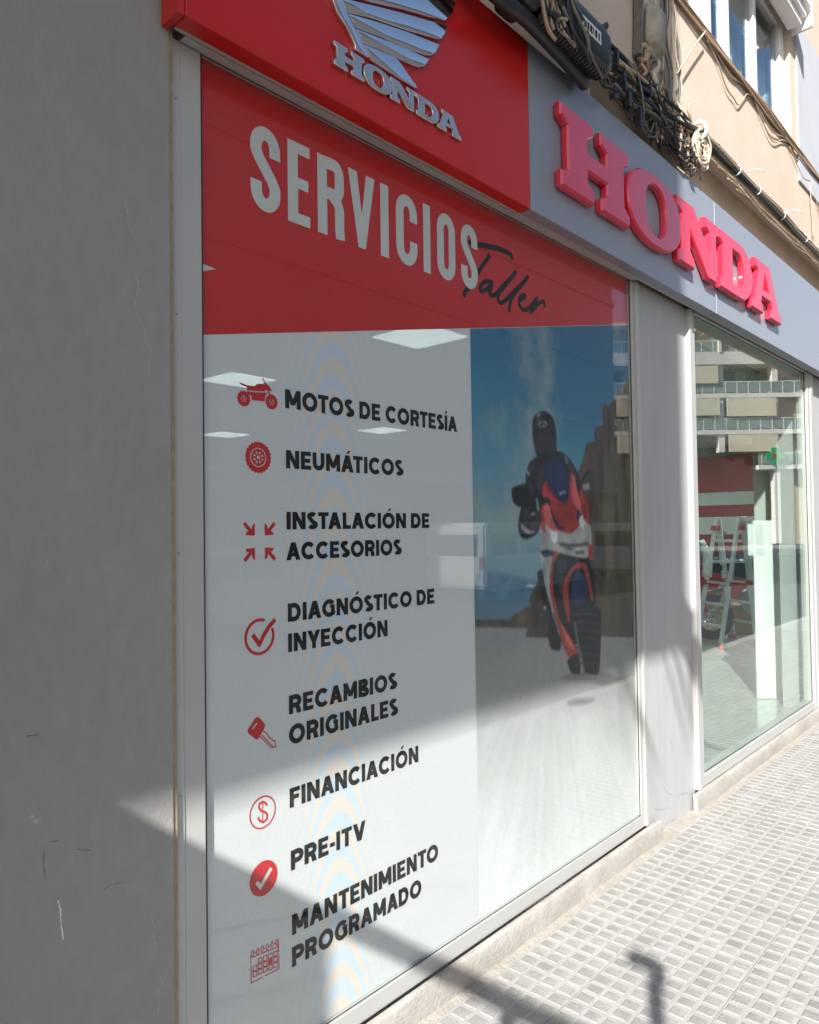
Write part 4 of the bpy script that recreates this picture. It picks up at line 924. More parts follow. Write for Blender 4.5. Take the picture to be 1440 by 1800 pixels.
MB().cyl((-1.0, -0.08, 0.003), (-1.0, -0.08, 2.29), .03, 12).build('post', black_plastic, rl, smooth=True)
sg = empty('shadow_post', (-0.38, -.28, 0), 'unseen slender dark post with a small bent head, added to cast the hooked pavement shadow', 'post')  # unseen post, gives no light; added for its hooked shadow on the paving
MB().cyl((-0.40, -0.30, -0.128), (-0.40, -0.30, 2.18), .026, 10).build('pole', black_plastic, sg, smooth=True)
MB().tube([(-0.40, -0.30, 2.18), (-0.385, -0.31, 2.22), (-0.385, -0.30, 2.25), (-0.405, -0.27, 2.275)], .03, 8, 3).build('arm', black_plastic, sg, smooth=True)
MB().box(-0.445, -0.385, -.27, -.215, 2.255, 2.305, .02).build('head', black_plastic, sg)

# ------------------------------------------------------------------ showroom inside
floor_m = mat('showroom_floor', (0.40, 0.40, 0.38), 0.12, 0.06, 2, spec=0.6)
int_wall = mat('showroom_wall', (0.50, 0.52, 0.49), 0.8, 0.05, 2)
int_ceil = mat('showroom_ceiling', (0.42, 0.43, 0.42), 0.85, 0.04, 4)
int_red = mat('showroom_red', (0.28, 0.018, 0.014), 0.5, 0.12, 2)
tag(box_obj('showroom_floor', floor_m, None, 0.95, 16, 1.72, 10.5, -0.05, 0.05), kind='structure')
tag(box_obj('showroom_ceiling', int_ceil, None, 0.95, 16, 1.955, 10.5, 2.955, 3.05), kind='structure')
tag(box_obj('showroom_wall', int_wall, None, 0.85, 16.2, 10.5, 10.7, -0.05, 3.05), kind='structure')
tag(box_obj('showroom_wall', int_wall, None, 0.75, 0.94, 1.96, 10.5, -0.05, 3.05), kind='structure')
tag(box_obj('showroom_wall', int_wall, None, 13.2, 13.4, 1.96, 10.5, -0.05, 3.05), kind='structure')
tag(box_obj('showroom_bulkhead', int_ceil, None, 3.62, 7.4, 1.96, 2.30, 2.42, 2.954), kind='structure')
lamp_m = bpy.data.materials.new('lit_panel'); lamp_m.use_nodes = True
p_ = lamp_m.node_tree.nodes['Principled BSDF']; p_.inputs['Emission Color'].default_value = (0.82, 1.0, 0.95, 1); p_.inputs['Emission Strength'].default_value = 3.2; p_.inputs['Base Color'].default_value = (.8, .8, .8, 1)
lamp_b = lamp_m.copy(); lamp_b.name = 'added_panel_light'; lamp_b.node_tree.nodes['Principled BSDF'].inputs['Emission Strength'].default_value = 16  # stronger glow for extra panels added to brighten the ladder and motorbike
for k, (x, y) in enumerate([(3.90, 3.41), (3.86, 5.52), (5.9, 8.75), (7.2, 7.0), (8.6, 3.6), (8.6, 5.6), (10.6, 3.0), (10.6, 4.6), (12.0, 6.5)]):
    t = empty('ceiling_panel', (x, y, 2.95), ['bright square ceiling light panel glowing through the top of the poster', 'square ceiling light panel glowing beside the printed motorcycle icon', 'small square ceiling light panel seen above the tyre icon', 'distant square ceiling light panel over the word DE', 'added ceiling light panel brightening the ladder from above', 'added ceiling light panel brightening the room behind the ladder', 'added ceiling light panel brightening the motorbike from above', 'added ceiling light panel brightening the room behind the motorbike', 'added ceiling light panel brightening the red display wall'][k], 'light panel', 'ceiling light panels in the showroom')
    box_obj('diffuser', lamp_m if k < 4 else lamp_b, t, x - .235, x + .235, y - .235, y + .235, 2.944, 2.949); box_obj('trim', white_plastic, t, x - .25, x + .25, y - .25, y + .25, 2.9495, 2.954)
rb = empty('red_counter', (12.9, 5, .05), 'dark red showroom display wall with two grey bands', 'display wall')
box_obj('red_panel', int_red, rb, 13.05, 13.19, 4.03, 9.5, 0.06, 2.80)
for z0, z1 in ((1.95, 2.17), (1.45, 1.75)): box_obj('grey_band', int_wall, rb, 13.03, 13.048, 4.03, 9.5, z0, z1)
# white standing board and notice sheet
wb = empty('white_board', (7.12, 2.07, .05), 'tall white standing board behind the right part of the clear window', 'board')
wbm = mat('glossy_white', (0.82, 0.84, 0.82), 0.3, .02, 3)
a_, b_ = Vector((7.02, 2.21, 0)), Vector((7.20, 1.985, 0))
def upright(name, m, par, a, b, z0, z1, th):
    d = (b - a); n = Vector((d.y, -d.x, 0)).normalized() * th / 2; c = (a + b) / 2 + Vector((0, 0, (z0 + z1) / 2))
    return MB().obox(c, d / 2, n, Vector((0, 0, (z1 - z0) / 2)), .002).build(name, m, par)
upright('board_panel', wbm, wb, a_, b_, .055, 1.64, .02)
ns = upright('notice_sheet', label_m, None, Vector((6.99, 2.245, 0)), Vector((7.06, 2.135, 0)), 1.33, 1.61, .003); tag(ns, 'white printed notice sheet taped to the edge of the white board', 'notice')
for k in range(5): box_obj('print_line', mat('grey_ink', (.25, .27, .3), .6) if k == 0 else MATS['grey_ink'], ns, 6.996, 7.0, 2.18, 2.23, 1.37 + .04 * k, 1.378 + .04 * k) if False else None
# grey curtain in the corner
cv = MB(); prev = None
for i in range(70):
    t = i / 69; x = 7.20 + .12 * t + .014 * math.sin(i * .9); y = 2.02 - .30 * t + .02 * math.sin(i * .9)
    a, b = cv.bm.verts.new((x, y, .06)), cv.bm.verts.new((x, y, 2.60))
    if prev: cv.bm.faces.new((prev[0], a, b, prev[1]))
    prev = (a, b)
tag(cv.build('grey_curtain', mat('grey_curtain_cloth', (.42, .42, .40), .85, .06, 6), smooth=True), 'grey hanging curtain in the right corner of the clear window', 'curtain')
tag(box_obj('corner_panel', int_wall, None, 7.36, 7.45, 1.96, 2.30, .05, 2.62), 'grey corner panel behind the hanging curtain', 'panel')

# ladder ------------------------------------------------------------
ld_m = mat('ladder_aluminium', (0.66, 0.68, 0.66), .35, .05, 10, metal=.3); clip_m = mat('ladder_red_clip', (.55, .04, .05), .4, .05, 10)
ld = empty('folding_ladder', (9.9, 3.3, .05), 'aluminium folding ladder with red clips standing in the showroom', 'ladder')
top = Vector((9.75, 3.21, 1.74))
f1, f2 = Vector((9.55, 3.43, .055)), Vector((10.25, 3.20, .055))
wd = Vector((.30, .42, 0))
for a, sgn in ((f1, 0), (f2, 0), (f1 + wd, 1), (f2 + wd, 1)):
    tt = top + (wd if sgn else Vector())
    off = (a - tt).normalized()
    MB().bar(tt + off * .03 + (Vector((-.02, .012, 0)) if a.x < 9.8 else Vector((.03, -.012, 0))), a, .075, .03).build('rail', ld_m, ld)
    for s_ in (.10, .52, .985):
        c = tt.lerp(a, s_); MB().bar(c - off * .028, c + off * .028, .088, .045).build('clip', clip_m, ld)
for f_ in (f1, f2):
    for s_ in (.2, .36, .52, .68, .84):
        c = top.lerp(f_, s_); MB().bar(c + wd * .04, c + wd * .96, .03, .03).build('rung', ld_m, ld)

# motorbike ---------------------------------------------------------
mb = empty('motorbike', (10.6, 3.6, .05), 'black adventure motorbike with gold wheel rims behind the ladder', 'motorbike')
ax = Vector((0.672, -0.741, 0)); sd = Vector((0.741, 0.672, 0)); O = Vector((10.28, 3.80, 0.05))
BP = lambda u, v, z: O + ax * u + sd * v + Vector((0, 0, z))
bk = black_plastic; gold = mat('gold_rim', (.62, .42, .10), .3, .05, 8, metal=.8); tyre_m = mat('bike_tyre', (.02, .02, .02), .8, .2, 20); paint_b = mat('bike_paint', (.02, .022, .026), .25, .05, 5, coat=.4); steel = mat('bike_steel', (.45, .45, .44), .3, .1, 10, metal=.8)
for u in (0, 1.5):
    wh = MB().lathe_ring(BP(u, 0, .31), sd, .245, .062, 30, 10).build('tyre', tyre_m, mb, smooth=True)
    MB().lathe_ring(BP(u, 0, .31), sd, .185, .018, 30, 8).build('rim', gold, wh, smooth=True)
    sp = MB(); sp.cyl(BP(u, -.06, .31), BP(u, .06, .31), .05, 12)
    for k in range(10): a = 2 * math.pi * k / 10; sp.cyl(BP(u, 0, .31), O + ax * (u + .18 * math.cos(a)) + Vector((0, 0, .31 + .18 * math.sin(a))), .007, 5)
    sp.build('spokes', steel, wh)
    MB().lathe_ring(BP(u, -.075, .31), sd, .10, .012, 20, 4).build('brake_disc', steel, wh)
for v in (-.1, .1): MB().cyl(BP(0, v, .31), BP(.32, v, 1.02), .027, 10).build('fork_leg', steel, mb, smooth=True)
def loft(secs, name, m, n=12):
    b = MB(); R = []
    for (u, z, w_, h_) in secs: R.append([b.bm.verts.new(BP(u, w_ * math.cos(2 * math.pi * k / n), z + h_ * math.sin(2 * math.pi * k / n))) for k in range(n)])
    for A_, B_ in zip(R, R[1:]):
        for k in range(n): b.bm.faces.new((A_[k], A_[(k + 1) % n], B_[(k + 1) % n], B_[k]))
    b.bm.faces.new(R[0][::-1]); b.bm.faces.new(R[-1]); return b.build(name, m, mb, smooth=True)
loft([(.10, .98, .03, .03), (.22, 1.0, .17, .14), (.42, .98, .22, .16), (.62, .95, .20, .15), (.82, .88, .13, .10)], 'tank', paint_b)
loft([(.78, .86, .10, .05), (1.0, .84, .15, .055), (1.3, .90, .14, .05), (1.6, .95, .10, .035)], 'seat', bk)
loft([(.42, .55, .06, .10), (.55, .52, .17, .22), (.85, .52, .18, .24), (1.05, .50, .10, .16)], 'engine', steel)
loft([(-.12, .66, .02, .01), (.02, .66, .06, .02), (.30, .70, .05, .03)], 'mudguard', paint_b)
loft([(.02, 1.02, .10, .10), (.16, 1.0, .15, .13), (.26, .98, .14, .12)], 'headlight', bk)
MB().obox(BP(.10, 0, 1.30), sd * .17, (ax * .06 + Vector((0, 0, .17))), ax * .004).build('windscreen', glass_up, mb)
hb = MB(); hb.tube([BP(.42, -.42, 1.20), BP(.36, -.25, 1.20), BP(.32, 0, 1.12), BP(.36, .25, 1.20), BP(.42, .42, 1.20)], .014, 8, 4); hb.build('handlebar', bk, mb, smooth=True)
for v in (-.40, .40): MB().obox(BP(.34, v, 1.36), sd * .07, Vector((0, 0, .05)), ax * .012, .006).build('mirror', bk, mb)
for v in (-.32, .32): MB().obox(BP(1.32, v, .66), ax * .24, sd * .11, Vector((0, 0, .18)), .03).build('pannier', steel, mb)
MB().cyl(BP(.7, -.22, .30), BP(1.45, -.26, .46), .045, 12).build('exhaust', steel, mb, smooth=True)
fr = MB(); fr.cyl(BP(.34, 0, .98), BP(.95, 0, .40), .03, 8); fr.cyl(BP(.95, 0, .42), BP(1.5, 0, .31), .03, 8); fr.cyl(BP(.8, 0, .82), BP(1.5, 0, .80), .025, 8); fr.cyl(BP(.95, 0, .45), BP(1.3, 0, .82), .02, 8); fr.build('frame', bk, mb, smooth=True)
wc = empty('white_carton', (9.9, 4.1, 1.1), 'white storage carton with a yellow label on the motorbike seat', 'carton')
cc = BP(.95, 0, 1.12); MB().obox(cc, ax * .33, sd * .2, Vector((0, 0, .17)), .01).build('carton_body', white_plastic, wc)
MB().obox(cc + ax * .22 - sd * .202, ax * .06, sd * .002, Vector((0, 0, .15))).build('yellow_label', mat('yellow_tape', (.7, .6, .03), .5, .05, 5), wc)
cr = empty('orange_crate', (11.6, 4.2, .05), 'low tan cardboard crate on the floor behind the ladder', 'crate')
MB().obox(Vector((11.3, 3.75, .25)), ax * .35, sd * .25, Vector((0, 0, .19)), .01).build('crate_body', mat('cardboard', (.42, .27, .14), .8, .1, 6), cr)
MB().obox(Vector((11.3, 3.75, .45)), ax * .36, sd * .26, Vector((0, 0, .008))).build('crate_lid', MATS['cardboard'], cr)
bj = empty('blue_jacket', (9.3, 3.9, 1.2), 'blue and white riding jacket on a stand beside the motorbike', 'jacket')
jm = MB(); 
for zc, w_, d_ in ((1.05, .17, .11), (1.2, .2, .12), (1.38, .24, .12), (1.5, .12, .08)):
    pass
J = Vector((9.35, 3.78, 0)); R = []
for zc, w_, d_ in ((.95, .17, .11), (1.15, .19, .12), (1.38, .23, .12), (1.46, .14, .09), (1.50, .07, .06)):
    R.append([jm.bm.verts.new(J + ax * w_ * math.cos(2 * math.pi * k / 14) + sd * d_ * math.sin(2 * math.pi * k / 14) + Vector((0, 0, zc))) for k in range(14)])
for A_, B_ in zip(R, R[1:]):
    for k in range(14): jm.bm.faces.new((A_[k], A_[(k + 1) % 14], B_[(k + 1) % 14], B_[k]))
jm.build('jacket_body', mat('jacket_blue', (.03, .16, .42), .7, .15, 8), bj, smooth=True)
for s_ in (-1, 1): MB().tube([J + ax * .2 * s_ + Vector((0, 0, 1.40)), J + ax * .29 * s_ + Vector((0, 0, 1.2)), J + ax * .28 * s_ + Vector((0, 0, .95))], .06, 10, 4).build('sleeve', white_plastic, bj, smooth=True)
MB().cyl(J + Vector((0, 0, .05)), J + Vector((0, 0, .96)), .02, 8).build('stand', steel, bj)

# ------------------------------------------------------------------ across the street (seen in the glass)
bw = mat('block_white', (.72, .70, .66), .7, .04, .6); bcream = mat('block_cream', (.62, .52, .40), .8, .04, .6); bpink = mat('block_pinkish', (.46, .40, .37), .8, .08, 1.5); mat('frosted_rail', (.22, .27, .26), .3, .1, .5); awn = mat('awning_canvas', (.66, .58, .44), .85, .05, 2)
fb = empty('balcony_block', (68, -18.2, 0), 'white apartment block with balconies and cream awnings reflected in the clear window', 'building')
fu = Vector((.672, .741, 0)); fn = Vector((-.741, .672, 0)); FO = Vector((68.1, -18.2, 0))
FP = lambda s, d, z: FO + fu * s + fn * d + Vector((0, 0, z))
def fbox(name, m, s0, s1, d0, d1, z0, z1, par=fb, tilt=0):
    c = FP((s0 + s1) / 2, (d0 + d1) / 2, (z0 + z1) / 2)
    return MB().obox(c, fu * (s1 - s0) / 2, fn * (d1 - d0) / 2 + Vector((0, 0, tilt)), Vector((0, 0, (z1 - z0) / 2))).build(name, m, par)
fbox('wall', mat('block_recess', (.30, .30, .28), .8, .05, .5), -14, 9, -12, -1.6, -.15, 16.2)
for s0, s1 in ((2.4, 9),): fbox('side_wing', bcream, s0, s1, -1.58, -.5, -.1, 16.0)
for z in (6.45, 9.55, 12.75): fbox('balcony_slab', bw, -14 if z > 7 else .7, 5.2, -1.58, .25, z, z + .38)
fbox('parapet', bw, -14, 2.6, -1.58, .35, 15.65, 16.75)
for z in (6.83, 9.93, 13.13, 16.75):
    fbox('handrail', bw, -14 if z > 7 else .7, 5.2 if z < 16 else -.5, .14, .20, z + .98, z + 1.05)
    for s_ in range(-14, 6): 
        if (z < 16 or s_ < 0) and (z > 7 or s_ > .7): fbox('baluster', bw, s_ - .03, s_ + .03, .14, .20, z, z + .98)
    fbox('rail_glass', MATS['frosted_rail'], -14 if z > 7 else .7, 5.2 if z < 16 else -.5, .155, .175, z + .08, z + .96)
for s_ in (-12, -7, -2.4, 2.35): fbox('column', bw, s_ - .25, s_ + .25, -.6, .1, 8.0 if s_ < 0 else 0, 16.7)
fbox('dark_shopfront', MATS['roof_tile_colour'] if 'roof_tile_colour' in MATS else mat('block_dark_front', (.06, .055, .05), .7, .2, .5), -14, .6, -1.55, -.3, -.1, 7.6)  # lower storeys given a plain dark colour
for k, (s0, s1, z0, z1) in enumerate([(-6.8, -2.7, 14.0, 15.55), (-6.8, -2.6, 11.2, 12.7), (-2.0, 2.3, 11.1, 12.7), (-1.9, 2.3, 8.0, 9.5), (-11.6, -7.4, 8.0, 9.5), (-11.6, -7.4, 11.2, 12.7)]):
    fbox('awning', awn, s0, s1, .30, .36, z0, z1, tilt=0)
for z in (10.0, 13.2):
    for s_ in (-11, -9, -6, -4, -1, 1.2): fbox('window', glass_dark, s_ - .6, s_ + .6, -1.59, -1.55, z, z + 2.2)
fbox('penthouse', bcream, -14, -2.4, -6, -1.7, 16.2, 19.3); fbox('penthouse_roof', bw, -14.5, -1.5, -6.5, -.2, 19.3, 19.6)
for k in range(6): fbox('pergola_beam', bw, -8.0 + k * 1.1, -7.85 + k * 1.1, -1.7, .5, 18.6, 18.8)
for s_ in (-7.8, -2.5): fbox('pergola_post', bw, s_ - .12, s_ + .12, .2, .44, 16.7, 18.8)
ph = empty('pharmacy_cross', (66, -16, 7), 'green pharmacy cross sign below a balcony of the white block', 'sign')
gm = mat('cross_green', (.01, .30, .12), .4, .05, 4)
for s0, s1, z0, z1, d in ((1.25, 2.75, 7.25, 7.85, .55), (1.7, 2.3, 6.8, 8.3, .56)): fbox('cross_bar', gm, s0, s1, .40, d, z0, z1, ph)
fbox('cross_center', mat('cross_red', (.35, .03, .03), .5), 1.75, 2.25, .55, .575, 7.35, 7.75, ph)

ob = empty('long_block', (15, -14, 0), 'long pinkish apartment block across the street reflected in chrome and glass', 'building')
box_obj('wall', bpink, ob, 4, 33, -26, -13.2, -.15, 15.0)
box_obj('ground_floor', mat('shopfront_dark', (.10, .10, .10), .5, .2, 1), ob, 4.02, 32.98, -13.19, -13.12, -.1, 3.2)
box_obj('roof', mat('roof_tile_colour', (.30, .24, .21), .8, .1, 2), ob, 3.6, 33.4, -26.3, -12.7, 15.0, 15.3)
for fl in range(4):
    z = 3.6 + 2.95 * fl
    box_obj('floor_band', bpink, ob, 4.0, 33, -13.199, -13.08, z - .3, z - .12)
def car(name, x, y, L, W, prof, m, label, cat, wins, rot=0):
    t = empty(name, (x, y, -.13), label, cat)
    b = MB(); n = len(prof); A_ = [b.bm.verts.new((x + u * L, y - W / 2, -.13 + z)) for u, z in prof]; B_ = [b.bm.verts.new((x + u * L, y + W / 2, -.13 + z)) for u, z in prof]
    b.bm.faces.new(A_); b.bm.faces.new(B_[::-1])
    for k in range(n): b.bm.faces.new((A_[k], B_[k], B_[(k + 1) % n], A_[(k + 1) % n]))
    bmesh.ops.bevel(b.bm, geom=b.bm.edges[:], offset=.05, segments=2, affect='EDGES')
    smooth_angle(b.build('body', m, t), 35)
    for s_ in (-1, 1):
        for u in (.19, .80):
            yy = y + s_ * (W / 2 - .08); w_ = MB().lathe_ring((x + u * L, yy, .18), (0, 1, 0), .22, .085, 24, 8).build('wheel', tyre_m, t, smooth=True)
            MB().cyl((x + u * L, yy - .06, .18), (x + u * L, yy + .06, .18), .17, 16).build('rim', steel, w_)
        for k, w4 in enumerate(wins):
            yy = y + s_ * (W / 2 + .004); m_ = MB(); m_.box(x + w4[0] * L, x + w4[1] * L, yy - .006, yy + .006, -.13 + w4[2], -.13 + w4[3], .004); m_.build('side_window', glass_dark, t)
    box_obj('rear_window', glass_dark, t, x - .012, x + .02, y - W * .38, y + W * .38, -.13 + wins[0][2], -.13 + wins[0][3])
    for s_ in (-1, 1): box_obj('tail_light', icon_red, t, x - .02, x + .03, y + s_ * W * .45 - .06, y + s_ * W * .45 + .06, .65, .95)
    box_obj('number_plate', label_m, t, x - .022, x + .01, y - .26, y + .26, .35, .46)
    return t
vanm = mat('van_white', (.80, .80, .79), .25, .03, 1, coat=.3); carm = mat('car_silver', (.55, .56, .57), .25, .03, 1, coat=.3)
vprof = [(0, .35), (0, 1.75), (.03, 1.88), (.62, 1.90), (.76, 1.25), (.97, 1.02), (1, .75), (1, .30), (.6, .25), (.1, .25)]
cprof = [(0, .38), (.0, .85), (.05, .98), (.18, 1.44), (.52, 1.48), (.68, .98), (.96, .82), (1, .6), (1, .3), (.6, .25), (.1, .25)]
car('white_van', 13.9, -7.8, 4.4, 1.8, vprof, vanm, 'white van parked across the street, reflected beside the printed road', 'van', [(.06, .30, 1.1, 1.6), (.34, .62, 1.1, 1.6)])
car('white_van', 23.0, -11.2 + 2.9, 4.6, 1.85, vprof, vanm, 'white van parked further along the street, reflected over the printed motorbike', 'van', [(.06, .30, 1.1, 1.6), (.34, .62, 1.1, 1.6)])
car('silver_car', 5.6, -7.7, 4.2, 1.75, cprof, carm, 'silver car parked across the street, nearest to the camera', 'car', [(.16, .36, .95, 1.35), (.38, .56, .95, 1.35)])

# ------------------------------------------------------------------ cables and boxes on the upper facade
random.seed(21)
CZ = 3.845
cbz = empty('cable_bundle', (5, 1.58, CZ), 'thick black cable bundle strung along the lower edge of the beige wall', 'cable bundle')
for k in range(7):
    P = []; x = 2.5; ph_ = random.random() * 6; dz = random.uniform(-.022, .022); dy = random.uniform(-.018, .012)
    while x < 11.5:
        P.append((x, 1.575 + dy + .006 * math.sin(x * 5 + ph_), CZ + dz + .012 * math.sin(x * 1.3 + ph_) - (0.02 if x < 4.2 else 0))); x += .16
    MB().tube(P, [.016, .012, .010, .009, .008, .007, .007][k], 7, 3).build('cable', [black_cable, black_cable, black_cable, grey_cable, black_cable, tan_cable, black_cable][k], cbz, smooth=True)
for x in (4.50, 4.86, 5.25, 5.80, 6.40, 7.0):
    MB().lathe_ring((x, 1.578, CZ), (1, 0, 0), .032, .0035, 14, 5).build('cable_tie', white_plastic if x > 4.7 else black_plastic, cbz, smooth=True)
for x, y_ in ((4.95, 0), (5.80, 0)):
    MB().tube([(x, 1.545, CZ + .01), (x + .05, 1.50, CZ + .03), (x + .10, 1.47, CZ + .025)], .004, 6, 3).build('cable_tie_tail', white_plastic, cbz, smooth=True)
tl = empty('tan_wire_run', (5, 1.59, CZ - .06), 'loose tan telephone wires hanging just under the black cable bundle', 'wires')
for k in range(6):
    P = []; x = 4.1 + .15 * k; ph_ = random.random() * 6; dz = -.045 - .016 * k
    while x < 9.5:
        P.append((x, 1.592 - .004 * k, CZ + dz + .010 * math.sin(x * 4.1 + ph_) + .008 * math.sin(x * 9 + ph_))); x += .11
    MB().tube(P, .0055 - .0003 * k, 6, 3).build('wire', [tan_cable, white_cable, tan_cable, brown_cable, white_cable, tan_cable][k], tl, smooth=True)

sc_ = empty('splice_closure', (2.7, 1.5, 3.62), 'large black cable splice closure with a white label above the sign corner', 'splice closure')
MB().box(2.40, 2.985, 1.425, 1.565, 3.645, 3.80, .045, 4).build('closure_body', black_plastic, sc_, smooth=True)
MB().box(2.47, 2.99, 1.44, 1.56, 3.70, 3.832, .045, 4).build('closure_lid', navy_plastic, sc_, smooth=True)
lb = MB(); lb.box(2.715, 2.865, 1.4226, 1.4244, 3.692, 3.746); lb_o = lb.build('paper_label', label_m, sc_)
for k, a in enumerate([0, .018, .03, .048, .056, .074, .09, .10, .118]): box_obj('label_print', ink_m, lb_o, 2.724 + a, 2.724 + a + (.006 if k % 2 else .010), 1.4216, 1.4224, 3.702 + .004 * (k % 2), 3.734)
rb_ = MB()
for k in range(22): rb_.lathe_ring((2.45 + .022 * k, 1.46, 3.622), (1, 0, 0), .030, .0085, 16, 6)
rb_.cyl((2.44, 1.46, 3.622), (2.94, 1.46, 3.622), .027, 14); tag(rb_.build('corrugated_sleeve', black_cable, sc_, smooth=True))
MB().tube([(2.05, 1.50, 3.60), (2.25, 1.47, 3.57), (2.45, 1.49, 3.602), (2.85, 1.52, 3.600), (2.93, 1.54, 3.61)], .028, 12, 5).build('lower_sleeve', black_cable, sc_, smooth=True)
MB().box(2.30, 2.42, 1.42, 1.57, 3.61, 3.79, .03, 3).build('end_cap', black_plastic, sc_, smooth=True)
MB().box(2.985, 3.01, 1.45, 1.555, 3.66, 3.81, .01, 2).build('end_plate', grey_cable, sc_, smooth=True)
for k in range(9):
    z0 = random.uniform(3.62, 3.85); P = [(1.3, 1.55 - .01 * k, z0 + .05), (1.8, 1.50 + random.uniform(-.03, .05), z0 + random.uniform(-.03, .03)), (2.1, 1.47 + random.uniform(-.03, .05), 3.68 + random.uniform(-.06, .08)), (2.33, 1.48 + random.uniform(-.03, .05), 3.66 + random.uniform(-.06, .10))]
    MB().tube(P, random.choice([.007, .010, .013]), 7, 5).build('inlet_cable', random.choice([black_cable, black_cable, grey_cable, tan_cable, white_cable]), sc_, smooth=True)
MB().tube([(2.10, 1.43, 3.70), (2.18, 1.42, 3.725), (2.27, 1.415, 3.71), (2.33, 1.415, 3.69)], .012, 8, 4).build('taped_splice', white_plastic, sc_, smooth=True)
tag(MB().box(2.86, 2.99, 1.585, 1.64, 3.521, 3.60, .006).build('wood_block', mat('pale_wood', (.62, .50, .33), .8, .15, 12)), 'pale wooden block wedged under the black splice closure', 'wood block')

for k in range(14):
    x0 = random.uniform(2.36, 2.9); loose(x0, random.uniform(3.60, 3.68), x0 + random.uniform(-.1, .25), random.uniform(3.56, 3.66), random.uniform(.0, .05), random.choice([.004, .006, .009]), random.choice([black_cable, grey_cable, black_cable]), sc_, 'loose_wire', y=1.43, jit=.02) if False else None
rj = random.Random(4)
for k in range(16):
    x0 = rj.uniform(2.30, 2.62); P = [(x0 + .22 * t + rj.uniform(-.03, .03), 1.415 + rj.uniform(-.012, .02), 3.76 - .15 * t + .06 * math.sin(3 * t + k) + rj.uniform(-.03, .03)) for t in (0, .25, .5, .75, 1)]
    MB().tube(P, rj.choice([.004, .006, .008]), 6, 4).build('loose_wire', rj.choice([black_cable, black_cable, grey_cable, tan_cable]), sc_, smooth=True)
sc_.location = sc_.location + Vector((-.08, 0, -.11))
# tangle of drop wires: control points are (x, z) on the wall at Z, hung between the bundle and the sign top
tg = empty('wire_tangle', (3.4, 1.55, 3.65), 'dense tangle of black drop wires hanging above the red letters', 'wires')
def loose(x0, z0, x1, z1, sag, r, m, par, name='wire', y=1.55, n=5, jit=.02):
    P = []
    for i in range(n + 1):
        t = i / n; e = 0 if i in (0, n) else 1
        P.append((x0 + (x1 - x0) * t + e * random.uniform(-jit, jit), y + random.uniform(-.02, .025), z0 + (z1 - z0) * t - sag * 4 * t * (1 - t) + e * random.uniform(-jit, jit)))
    return MB().tube(P, r, 6, 5).build(name, m, par, smooth=True)
for k in range(48):
    x0 = random.uniform(2.90, 3.95); x1 = x0 + random.uniform(.10, .70)
    loose(x0, random.uniform(3.60, 3.86), min(x1, 4.30), random.uniform(3.58, 3.86), random.uniform(.0, .12), random.choice([.0025, .003, .0035, .004, .006]), random.choice([black_cable, black_cable, black_cable, grey_cable]), tg, jit=.035, y=random.uniform(1.53, 1.60))
for k in range(7):
    loose(2.95 + .03 * k, 3.80 - .03 * k, 4.2, 3.84 - .012 * k, .02, .009, random.choice([black_cable, black_cable, grey_cable, tan_cable]), tg, jit=.012)
for x0, z0, x1, z1 in ((3.05, 3.74, 3.03, 3.56), (3.14, 3.72, 3.20, 3.58), (3.30, 3.70, 3.27, 3.50), (3.42, 3.72, 3.38, 3.52), (3.05, 3.58, 3.45, 3.64), (3.2, 3.55, 3.75, 3.70), (3.75, 3.66, 3.50, 3.54), (3.6, 3.62, 3.95, 3.60)):
    loose(x0, z0, x1, z1, .0, .0045, black_cable, tg, jit=.012, y=1.54)
for c, a, L in (((3.06, 1.53, 3.70), (.1, 0, -1), .07), ((3.13, 1.53, 3.735), (.05, 0, 1), .08), ((3.20, 1.53, 3.66), (.25, 0, -1), .08), ((3.255, 1.53, 3.60), (.0, 0, -1), .07), ((3.10, 1.525, 3.545), (.9, 0, .3), .05), ((3.36, 1.53, 3.555), (-.05, 0, -1), .09), ((3.02, 1.53, 3.82), (.6, 0, .8), .06), ((3.50, 1.54, 3.75), (.2, 0, -1), .06)):
    a = Vector(a).normalized(); c = Vector(c); MB().bar(c - a * L / 2, c + a * L / 2, .028, .020).build('drop_connector', black_plastic, tg)
tt_ = empty('tan_tangle', (3.8, 1.55, 3.7), 'knot of tan and grey wires behind the black tangle under the junction box', 'wires')
for k in range(24):
    x0 = random.uniform(3.45, 4.1); loose(x0, random.uniform(3.72, 3.95), x0 + random.uniform(-.15, .35), random.uniform(3.58, 3.80), random.uniform(-.02, .12), random.choice([.005, .006, .008]), random.choice([tan_cable, tan_cable, brown_cable, white_cable, grey_cable]), tt_, y=1.572, jit=.045)
co = empty('wire_coil', (4.16, 1.54, 3.70), 'coil of ivory wire tied to the black bundle', 'wire coil')
for k in range(11):
    cx, cz, r0 = 4.17 + random.uniform(-.02, .02), 3.715 + random.uniform(-.02, .02), random.uniform(.045, .105)
    P = [(cx + r0 * (1.0 + .08 * math.sin(3 * a + k)) * math.cos(a), 1.535 + random.uniform(-.012, .012), cz + r0 * 1.05 * math.sin(a)) for a in [2 * math.pi * i / 14 for i in range(14)]]
    MB().tube(P, .0065, 6, 2, True).build('loop', [white_cable, white_cable, tan_cable][k % 3], co, smooth=True)
MB().lathe_ring((4.17, 1.55, 3.815), (1, 0, .3), .045, .012, 14, 6).build('tape_wrap', white_plastic, co, smooth=True)
MB().box(4.19, 4.25, 1.53, 1.59, 3.77, 3.84, .01).build('cable_clamp', black_plastic, co)
for k in range(4): loose(4.10 + .03 * k, 3.64, 3.95 + .05 * k, 3.56, .01, .005, tan_cable, co, jit=.015)
for x in (4.03, 4.08): loose(x + .0, 3.62, 4.06, 3.522, 0, .007, black_cable, co, 'tail', n=3, jit=.004)

